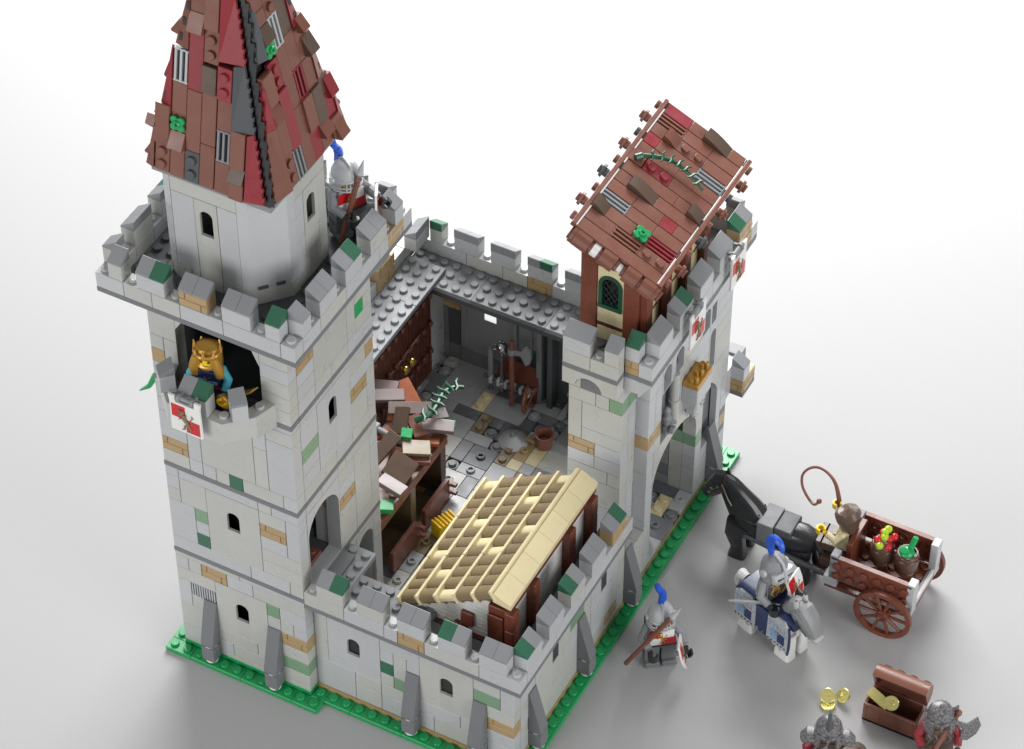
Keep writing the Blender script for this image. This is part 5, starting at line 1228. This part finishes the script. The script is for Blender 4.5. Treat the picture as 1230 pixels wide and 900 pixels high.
for i in range(4): m.tube([(36.5, 26.75 + .16 * i, 3.8), (36.95, 26.7 + .2 * i, 3.2), (37.1, 26.65 + .22 * i, 2.2), (37.25, 26.7 + .2 * i, 1.4)], [.2, .24, .2, .06], 'x', 8)
m.build('tail', bh)
m = Mb(); m.box(32.3, 33.5, 25.92, 28.08, 2.6, 4.55, 'b', .05); m.build('saddle_pad', bh)
m = Mb(); m.box(33.55, 34.85, 26.0, 28.0, 3.9, 4.55, 'k', .08); m.build('back_strap', bh)
m = Mb(); m.box(31.35, 32.25, 26.3, 27.7, 4.1, 4.75, 'x', .1); m.build('collar', bh)
m = Mb()
for x, y, z in ((28.5, 26.55, 5.5), (28.3, 26.6, 5.0), (28.95, 26.5, 5.95)): m.cyl((x, y - .02, z), (x, y - .09, z), .13, .12, 'M', 8)
m.tube([(29.3, 26.35, 6.5), (29.8, 26.3, 5.4), (30.2, 26.2, 4.9)], .06, 'D', 5); m.tube([(28.25, 26.6, 5.0), (28.6, 26.5, 5.5), (29.0, 26.45, 6.0), (29.4, 26.5, 6.4)], .05, 'D', 5); m.tube([(28.0, 26.8, 4.95), (28.3, 26.58, 5.0), (28.9, 26.5, 5.2)], .05, 'B', 5); m.build('bridle', bh)
# knight's horse
kh = thing('barded_horse', 'armoured horse in grey head plate and dark blue and white caparison', 'horse', (36.2, 20.75, 0), math.radians(-19))
m = Mb()
m.loft([((-2.4, 0, 2.6), .6, .8), ((-2.0, 0, 2.8), .9, 1.15), ((-1, 0, 2.9), 1.0, 1.3), ((.4, 0, 2.8), 1.0, 1.2), ((1.5, 0, 2.8), .95, 1.25), ((2.0, 0, 2.9), .7, 1.0)], 'W', 16, 3)
m.loft([((1.3, 0, 3.2), .6, .9), ((1.9, 0, 4.0), .5, .8), ((2.4, 0, 4.5), .42, .55)], 'g', 12, 2.6)
for s in (-1, 1):
    for x, sw_ in ((1.7, .12), (-1.75, -.1)):
        m.loft([((x, s * .55, 2.4), .38, .65), ((x + sw_, s * .58, 1.2), .42, .55), ((x, s * .6, .6), .48, .66), ((x, s * .6, .02), .48, .72)], 'W', 12, 5)
m.build('body', kh)
m = Mb()
m.loft([((1.9, 0, 5.0), .55, .55), ((2.4, 0, 4.85), .74, .8), ((2.9, 0, 4.35), .7, .8), ((3.4, 0, 3.75), .56, .62), ((3.75, 0, 3.3), .46, .48)], 'l', 14, 3.4)
m.loft([((3.68, 0, 3.4), .48, .46), ((3.9, 0, 3.1), .44, .42), ((4.0, 0, 2.92), .28, .24)], 'W', 12, 3)
m.loft([((1.3, 0, 4.3), .62, .45), ((1.7, 0, 4.9), .66, .5), ((2.3, 0, 5.2), .6, .42)], 'l', 12, 2.8)
for s in (-1, 1): m.loft([((2.2, s * .42, 5.3), .18, .22), ((2.15, s * .44, 5.75), .18, .2), ((2.15, s * .44, 5.95), .08, .08)], 'W', 8); m.cyl((3.1, s * .46, 4.35), (3.1, s * .54, 4.35), .1, .09, 'x', 8)
m.tor((3.0, 0, 5.08), (.55, 0, .8), .24, .1, 'k', 14, 6)
for s in (-1, 1): m.tube([(2.2, s * .7, 5.1), (2.9, s * .72, 4.7), (3.5, s * .56, 4.1), (3.85, s * .42, 3.6)], .06, 'l', 6); m.tube([(2.5, s * .76, 4.5), (3.0, s * .72, 3.9), (3.4, s * .58, 3.4)], .04, 'k', 6); m.build('head_armour', kh)
m = Mb()
for s in (-1, 1):
    f = lambda a, b, d: (a, s * d, b)
    for X, k in (((-2.75, -.75), 'a'), ((.35, 2.3), 'b')):
        a, b = X
        P = [(a, 1.4), (a + .05, 3.6), (a + .5, 4.0), (b - .4, 4.0), (b, 3.4), (b, .9), (b - .33, 1.15), (b - .6, .8), (b - .95, 1.15), (b - 1.25, .95), (b - 1.55, 1.3), (a + .2, 1.1)]
        m.prism(P, 1.0, 1.14, 'z', f)
        m.box(a + .35, a + 1.0, s * 1.13, s * 1.17, 1.75, 2.6, 'm', 0); m.box(a + 1.02, a + 1.65, s * 1.13, s * 1.17, 1.6, 2.5, 'n', 0)
        m.tube([(a + .12, s * 1.15, 3.3), (a + 1, s * 1.17, 3.0), (b - .1, s * 1.15, 2.6)], .03, 'm', 5)
        for t in range(5): m.box(a + .25 + t * .33, a + .3 + t * .33, s * 1.13, s * 1.16, 2.75, 3.25, 'g', 0)
        m.tube([(a + .75, s * 1.18, 2.35), (a + .85, s * 1.18, 2.6), (a + .95, s * 1.18, 2.4), (a + 1.05, s * 1.18, 2.62), (a + 1.15, s * 1.18, 2.38)], .05, 'P', 5)
        for t in range(6): m.box(a + .15 + t * .3, a + .27 + t * .3, s * 1.13, s * 1.16, 1.28, 1.4, 'x', 0)
    P = [(-.8, 1.3), (-.8, 3.7), (.4, 3.7), (.4, 1.5), (.2, 1.5), (.2, 1.2), (0, 1.2), (0, 1.5), (-.2, 1.5), (-.2, 1.2), (-.45, 1.2), (-.45, 1.5), (-.6, 1.5)]
    m.prism(P, 1.0, 1.1, 'n', f)
m.loft([((-2.75, 0, 3.3), .9, .3), ((-2.4, 0, 3.95), 1.0, .28), ((-1.2, 0, 4.1), 1.04, .24), ((.2, 0, 3.9), 1.04, .24), ((1.5, 0, 4.1), 1.04, .26), ((2.2, 0, 3.75), .95, .35), ((2.35, 0, 3.2), .8, .2)], 'n', 14, 5)
for s in (-1, 1): m.tube([(2.3, s * 1.08, 3.6), (2.42, s * 1.1, 2.6), (2.42, s * 1.1, 1.7), (2.3, s * 1.08, .9)], .09, 'n', 6)
m.build('caparison', kh)
m = Mb(); m.loft([((-2.8, 0, 3.8), .35, .3), ((-3.2, 0, 3.9), .45, .35), ((-3.45, 0, 3.2), .4, .3), ((-3.4, 0, 2.4), .2, .15)], 'W', 10); m.build('tail', kh)
r = thing('person', 'knight with blue plume and closed grey helm riding the armoured horse', 'toy figure', (35.75, 21.0, 2.35), math.radians(66)); r.scale = (1.1, 1.1, 1.12)
def goldplate(m):
    m.box(-.78, .78, -.54, -.44, 1.8, 3.1, 'H', .05); lion(m, -.56, 0, 2.5, .6, 'P')
    for s in (-1, 1): m.tube([(s * .3, -.57, 1.9), (s * .6, -.57, 2.3), (s * .35, -.57, 2.8), (s * .6, -.56, 3.05)], .06, 'P', 6)
body(r, 'H', 'g', 'g', 'x', 'y', ((-1.25, -.3, 2.35), (-1.1, -.9, 2.0)), ((1.25, -.3, 2.45), (1.1, -.95, 2.2)), sit=False, front=goldplate, axR=(0, 1, 0))
m = Mb()
m.lathe((0, 0, 3.3), [(.86, 0), (.9, .2), (.84, .6), (.86, .85), (.78, 1.2), (.55, 1.55), (.2, 1.68), (.02, 1.7)], 'g', 24)
m.loft([((0, -.62, 3.35), .66, .2), ((0, -.74, 3.6), .72, .32), ((0, -.8, 3.95), .8, .34), ((0, -.7, 4.3), .8, .3)], 'l', 14, 3, side=(1, 0, 0))
m.tube([(0, -1.12, 3.5), (0, -1.1, 4.2), (0, -.75, 4.85), (0, -.1, 5.06), (0, .5, 4.85)], [.09, .1, .09, .09, .08], 'l', 6)
for s in (-1, 1): m.cyl((s * .8, -.05, 4.0), (s * 1.02, -.05, 4.0), .28, .24, 'l', 14); m.box(s * .14, s * .62, -1.13, -1.0, 3.98, 4.08, 'x', .01)
h = m.build('closed_helm', r)
m = Mb(); Q = smooth([(0, .3, 4.9), (0, .45, 5.4), (0, .5, 5.9), (0, .25, 6.3), (0, -.2, 6.4), (0, -.55, 6.1), (0, -.55, 5.75)], 3); m.tube(Q, [.16, .2, .24, .26, .28, .3, .3, .3, .3, .28, .26, .26, .24, .22, .2, .18, .16, .12, .08][:len(Q)], 'u', 9); m.build('plume', h)
m = Mb(); m.prism([(-.2, 0), (.2, 0), (.16, 2.3), (0, 2.9), (-.16, 2.3)], -.06, .06, 'l', lambda a, b, d: (-b, d, a * 1.6)); m.box(-.05, .15, -.1, .1, -.6, .6, 'g', .04); m.cyl((.1, 0, 0), (.75, 0, 0), .13, .13, 'x', 8)
o = m.build('sword', loc=(36.1, 19.9, 4.3), label='light grey sword held out backwards by the mounted knight', cat='sword'); o.rotation_euler = (math.radians(30), math.radians(-12), math.radians(12))
shield((37.25, 21.55, 5.0), (math.radians(-20), 0, math.radians(86)), 'red and white shield with a beast, on the far arm of the mounted knight')

# ================================================================== treasure
ch = thing('treasure_chest', 'open reddish brown treasure chest with studs on its rounded lid', 'chest', (46.4, 18.0, 0), world=True)
m = Mb(); X0_, X1_, Y0_, Y1_ = 44.5, 48.35, 17.0, 18.9
m.box(X0_, X1_, Y0_, Y0_ + .2, .03, 1.75, 'B', .04); m.box(X0_, X1_, Y1_ - .2, Y1_, .03, 1.75, 'B', .04); m.box(X0_, X0_ + .2, Y0_ + .2, Y1_ - .2, .03, 1.75, 'B', .04); m.box(X1_ - .2, X1_, Y0_ + .2, Y1_ - .2, .03, 1.75, 'B', .04); m.box(X0_, X1_, Y0_, Y1_, .03, .25, 'N', .03)
for i in range(3):
    a = X0_ + .22 + i * 1.2
    for q in ((a, a + .06, .35, 1.5), (a + 1.0, a + 1.06, .35, 1.5)): m.box(q[0], q[1], Y0_ - .03, Y0_ + .05, q[2], q[3], 'B', .01)
    for z in (.35, 1.45): m.box(a, a + 1.06, Y0_ - .03, Y0_ + .05, z, z + .06, 'B', .01)
m.build('box', ch)
m = Mb(); T_ = Matrix.Translation((0, 18.85, 1.75)) @ Matrix.Rotation(math.radians(-68), 4, 'X'); m.T = T_
P = [(-1.9 + .0, 0)] + [(-.95 - .95 * math.cos(PI * i / 8), .35 + .8 * math.sin(PI * i / 8)) for i in range(9)] + [(0, 0), (-.18, 0)] + [(-.95 + .78 * math.cos(PI * i / 8), .3 + .66 * math.sin(PI * i / 8)) for i in range(9)] + [(-1.72, 0)]
m.prism(P, X0_, X1_, 'B', lambda a, b, d: (d, a, b))
Pe = [(-1.88, .02)] + [(-.95 - .93 * math.cos(PI * i / 8), .35 + .78 * math.sin(PI * i / 8)) for i in range(9)] + [(-.02, .02)]
for a in (X0_ + .01, X1_ - .2): m.prism(Pe, a, a + .19, 'B', lambda p, q, d: (d, p, q))
for i in range(4): m.cyl((X0_ + .5 + i * .95, -.6, 1.0), (X0_ + .5 + i * .95, -.55, 1.32), .3, .3, 'B', 12)
m.build('lid', ch)
m = Mb(); m.prism([(-.9, 0), (.9, 0), (.8, .42), (-.8, .42)], -.34, .34, 'q', lambda a, b, d: (a, d, b)); m.box(-.5, .5, -.36, -.33, .1, .3, 'Q', 0)
o = m.build('gold_bar', loc=(45.3, 17.75, 1.75), label='pale gold bar lying across the left end of the open chest', cat='gold bar'); o.rotation_euler = (math.radians(20), math.radians(14), math.radians(-14))
def coin(c, rx, ry, lab):
    m = Mb(); m.lathe((0, 0, 0), [(.48, -.1), (.52, -.07), (.52, .07), (.48, .1), (.4, .1), (.39, .06), (.01, .06)], 'q', 24)
    m.tor((0, 0, .065), (0, 0, 1), .2, .03, 'q', 12, 5); m.box(-.14, .14, -.04, .04, .05, .1, 'q', .01)
    o = m.build('gold_coin', loc=c, label=lab, cat='coin', group='gold coins'); o.rotation_euler = (math.radians(rx), math.radians(ry), 0)
coin((42.05, 16.95, .2), 6, -4, 'pale gold coin lying flat behind the horned raider')
coin((41.85, 17.3, .62), 28, 8, 'pale gold coin leaning on top of the flat one')
coin((42.75, 17.85, .55), 32, -30, 'pale gold coin standing tilted apart from the other two on the ground')
coin((46.25, 17.6, 2.1), 50, 10, 'pale gold coin resting upright on the rim inside the open chest')
# two raiders
def raider(loc, rz, lab, horn):
    r = thing('person', lab, 'toy figure', loc, rz); r.scale = (1.1, 1.1, 1.1)
    def fr(m):
        m.box(-.8, .8, -.54, -.45, 1.8, 3.1, 'D', .05)
        for i in range(4): m.tube([(-.7 + .4 * i, -.57, 2.0), (-.5 + .4 * i, -.58, 2.4), (-.75 + .4 * i, -.57, 2.85)], .07, 'S', 6)
    body(r, 'D', 'D', 'R', 'k', 'y', ((-1.2, -.2, 2.35), (-1.1, -.9, 2.1)), ((1.2, -.25, 2.35), (1.1, -.9, 2.1)), front=fr, axL=(.3, 1, 0), axR=(.3, 1, 0))
    m = Mb()
    m.lathe((0, .03, 3.75), [(.8, -.1), (.82, .2), (.78, .55), (.6, .88), (.3, 1.05), (.02, 1.08)], 'S', 22)
    rings = []
    for i in range(13):
        a = -PI / 2 + .62 + i * (2 * PI - 1.24) / 12
        rings.append([(.82 * math.cos(a), .82 * math.sin(a), 3.85), (.7 * math.cos(a), .7 * math.sin(a), 3.85), (.78 * math.cos(a), .78 * math.sin(a), 3.1), (1.0 * math.cos(a), 1.0 * math.sin(a), 3.05)])
    m.ring(rings, 'S'); m.loft([((0, -.84, 4.1), .12, .08), ((0, -.86, 3.8), .1, .07), ((0, -.82, 3.5), .06, .05)], 'S', 8, side=(1, 0, 0)); m.tor((0, 0, 3.95), (0, 0, 1), .8, .08, 'S', 22, 6)
    h = m.build('helmet', r)
    m = Mb()
    if horn: m.loft([((0, -.55, 4.5), .14, .2), ((0, -.4, 4.95), .15, .26), ((0, .05, 5.2), .12, .22), ((0, .4, 5.15), .05, .08)], 'k', 8, side=(1, 0, 0))
    else:
        for s in (-1, 1): m.loft([((s * .6, .1, 4.2), .12, .2), ((s * .95, .15, 4.35), .06, .2), ((s * 1.05, .2, 4.6), .02, .05)], 'S', 8, side=(0, 1, 0))
        m.ball((0, 0, 4.82), .14, 'S', 8)
    m.build('crest', h)
    return r
r = raider((44.0, 12.0, 0), math.radians(22), 'raider in a speckled helmet with a fin crest, standing in front of the coins', True)
for s in (-1, 1): m = Mb(); m.loft([((s * .6, 0, 3.3), .5, .3), ((s * 1.15, 0, 3.25), .55, .32), ((s * 1.5, 0, 2.95), .4, .25)], 'S', 10, 3, side=(0, 1, 0)); m.build('shoulder_armour', r)
m = Mb(); m.prism([(-.17, 0), (.17, 0), (.15, 2.2), (0, 2.6), (-.15, 2.2)], -.07, .07, 'b', lambda a, b, d: (a, d, b)); m.cyl((0, 0, -.6), (0, 0, 0), .12, .12, 'k', 8); m.box(-.45, .45, -.1, .1, -.05, .1, 'b', .03)
o = m.build('sword', loc=(43.95, 10.75, 1.3), label='dull grey sword held upright in front of the fin crested raider', cat='sword'); o.rotation_euler = (math.radians(-8), math.radians(8), 0)
m = Mb(); m.lathe((0, 0, 0), [(1.25, 0), (1.3, .08), (1.25, .16), (.4, .35), (.01, .4)], 'D', 26); m.lathe((0, 0, -.01), [(1.05, .1), (1.1, .2), (.3, .42), (.01, .46)], 'N', 20)
o = m.build('round_shield', loc=(45.7, 12.1, 2.0), label='round dark brown shield on the arm of the fin crested raider', cat='shield'); o.rotation_euler = (math.radians(30), math.radians(62), 0)
r = raider((50.0, 16.5, 0), math.radians(30), 'raider in a speckled brimmed helmet standing at the right end of the chest', False)
m = Mb(); m.loft([((0, .5, 3.1), .8, .1), ((0, .75, 2.0), 1.0, .1), ((0, 1.0, .5), 1.15, .08), ((0, 1.05, .15), 1.15, .06)], 'D', 12, 4, side=(1, 0, 0)); m.build('cape', r)
m = Mb(); m.cyl((0, 0, 0), (0, 0, 4.2), .19, .19, 'B', 12); m.ball((0, 0, 4.25), .26, 'B', 10); m.cyl((0, 0, 3.3), (0, 0, 3.8), .3, .3, 'S', 12)
m.prism([(.25, 3.45), (.9, 3.3), (1.1, 2.5), (1.6, 2.7), (1.9, 3.4), (1.85, 4.1), (1.4, 4.5), (1.0, 3.75), (.25, 3.7)], -.1, .1, 'S', lambda a, b, d: (a, d, b))
o = m.build('war_axe', loc=(49.95, 14.9, 1.0), label='war axe with a speckled grey blade held by the raider at the chest', cat='axe'); o.rotation_euler = (math.radians(-22), math.radians(28), math.radians(24))

# ================================================================== clean up, camera, light
for o in bpy.data.objects:
    if '_w' in o.keys(): del o['_w']
cam = bpy.data.cameras.new('camera'); co = bpy.data.objects.new('camera', cam); COL.objects.link(co)
cam.sensor_width = 36; cam.lens = 3747.36105 / 1230 * 36; cam.clip_end = 3000; cam.clip_start = 1
Rv = [[8.81760027e-01, 4.71698266e-01, 2.38421144e-05], [3.38227313e-01, -6.32223451e-01, -6.97062259e-01], [-3.28787985e-01, 6.14649701e-01, -7.17010604e-01]]
Mx = Matrix((Rv[0], [-a for a in Rv[1]], [-a for a in Rv[2]])).transposed().to_4x4()
Mx.translation = Vector((84.9392879, -108.424941, 166.642256)); co.matrix_world = Mx
sc.camera = co
w = bpy.data.worlds.new('World'); sc.world = w; w.use_nodes = True
bg = w.node_tree.nodes['Background']; bg.inputs[0].default_value = (1, 1, 1, 1); bg.inputs[1].default_value = WORLD
def area(name, loc, target, size, power, col=(1, 1, 1)):
    l = bpy.data.lights.new(name, 'AREA'); l.size = size; l.energy = power; l.color = col
    o = bpy.data.objects.new(name, l); COL.objects.link(o); o.location = loc
    o.rotation_euler = (Vector(target) - Vector(loc)).to_track_quat('-Z', 'Y').to_euler(); return o
for a in LIGHTS: area(*a)
sc.view_settings.view_transform = 'Standard'; sc.view_settings.look = 'None'; sc.view_settings.exposure = 0; sc.view_settings.gamma = 1
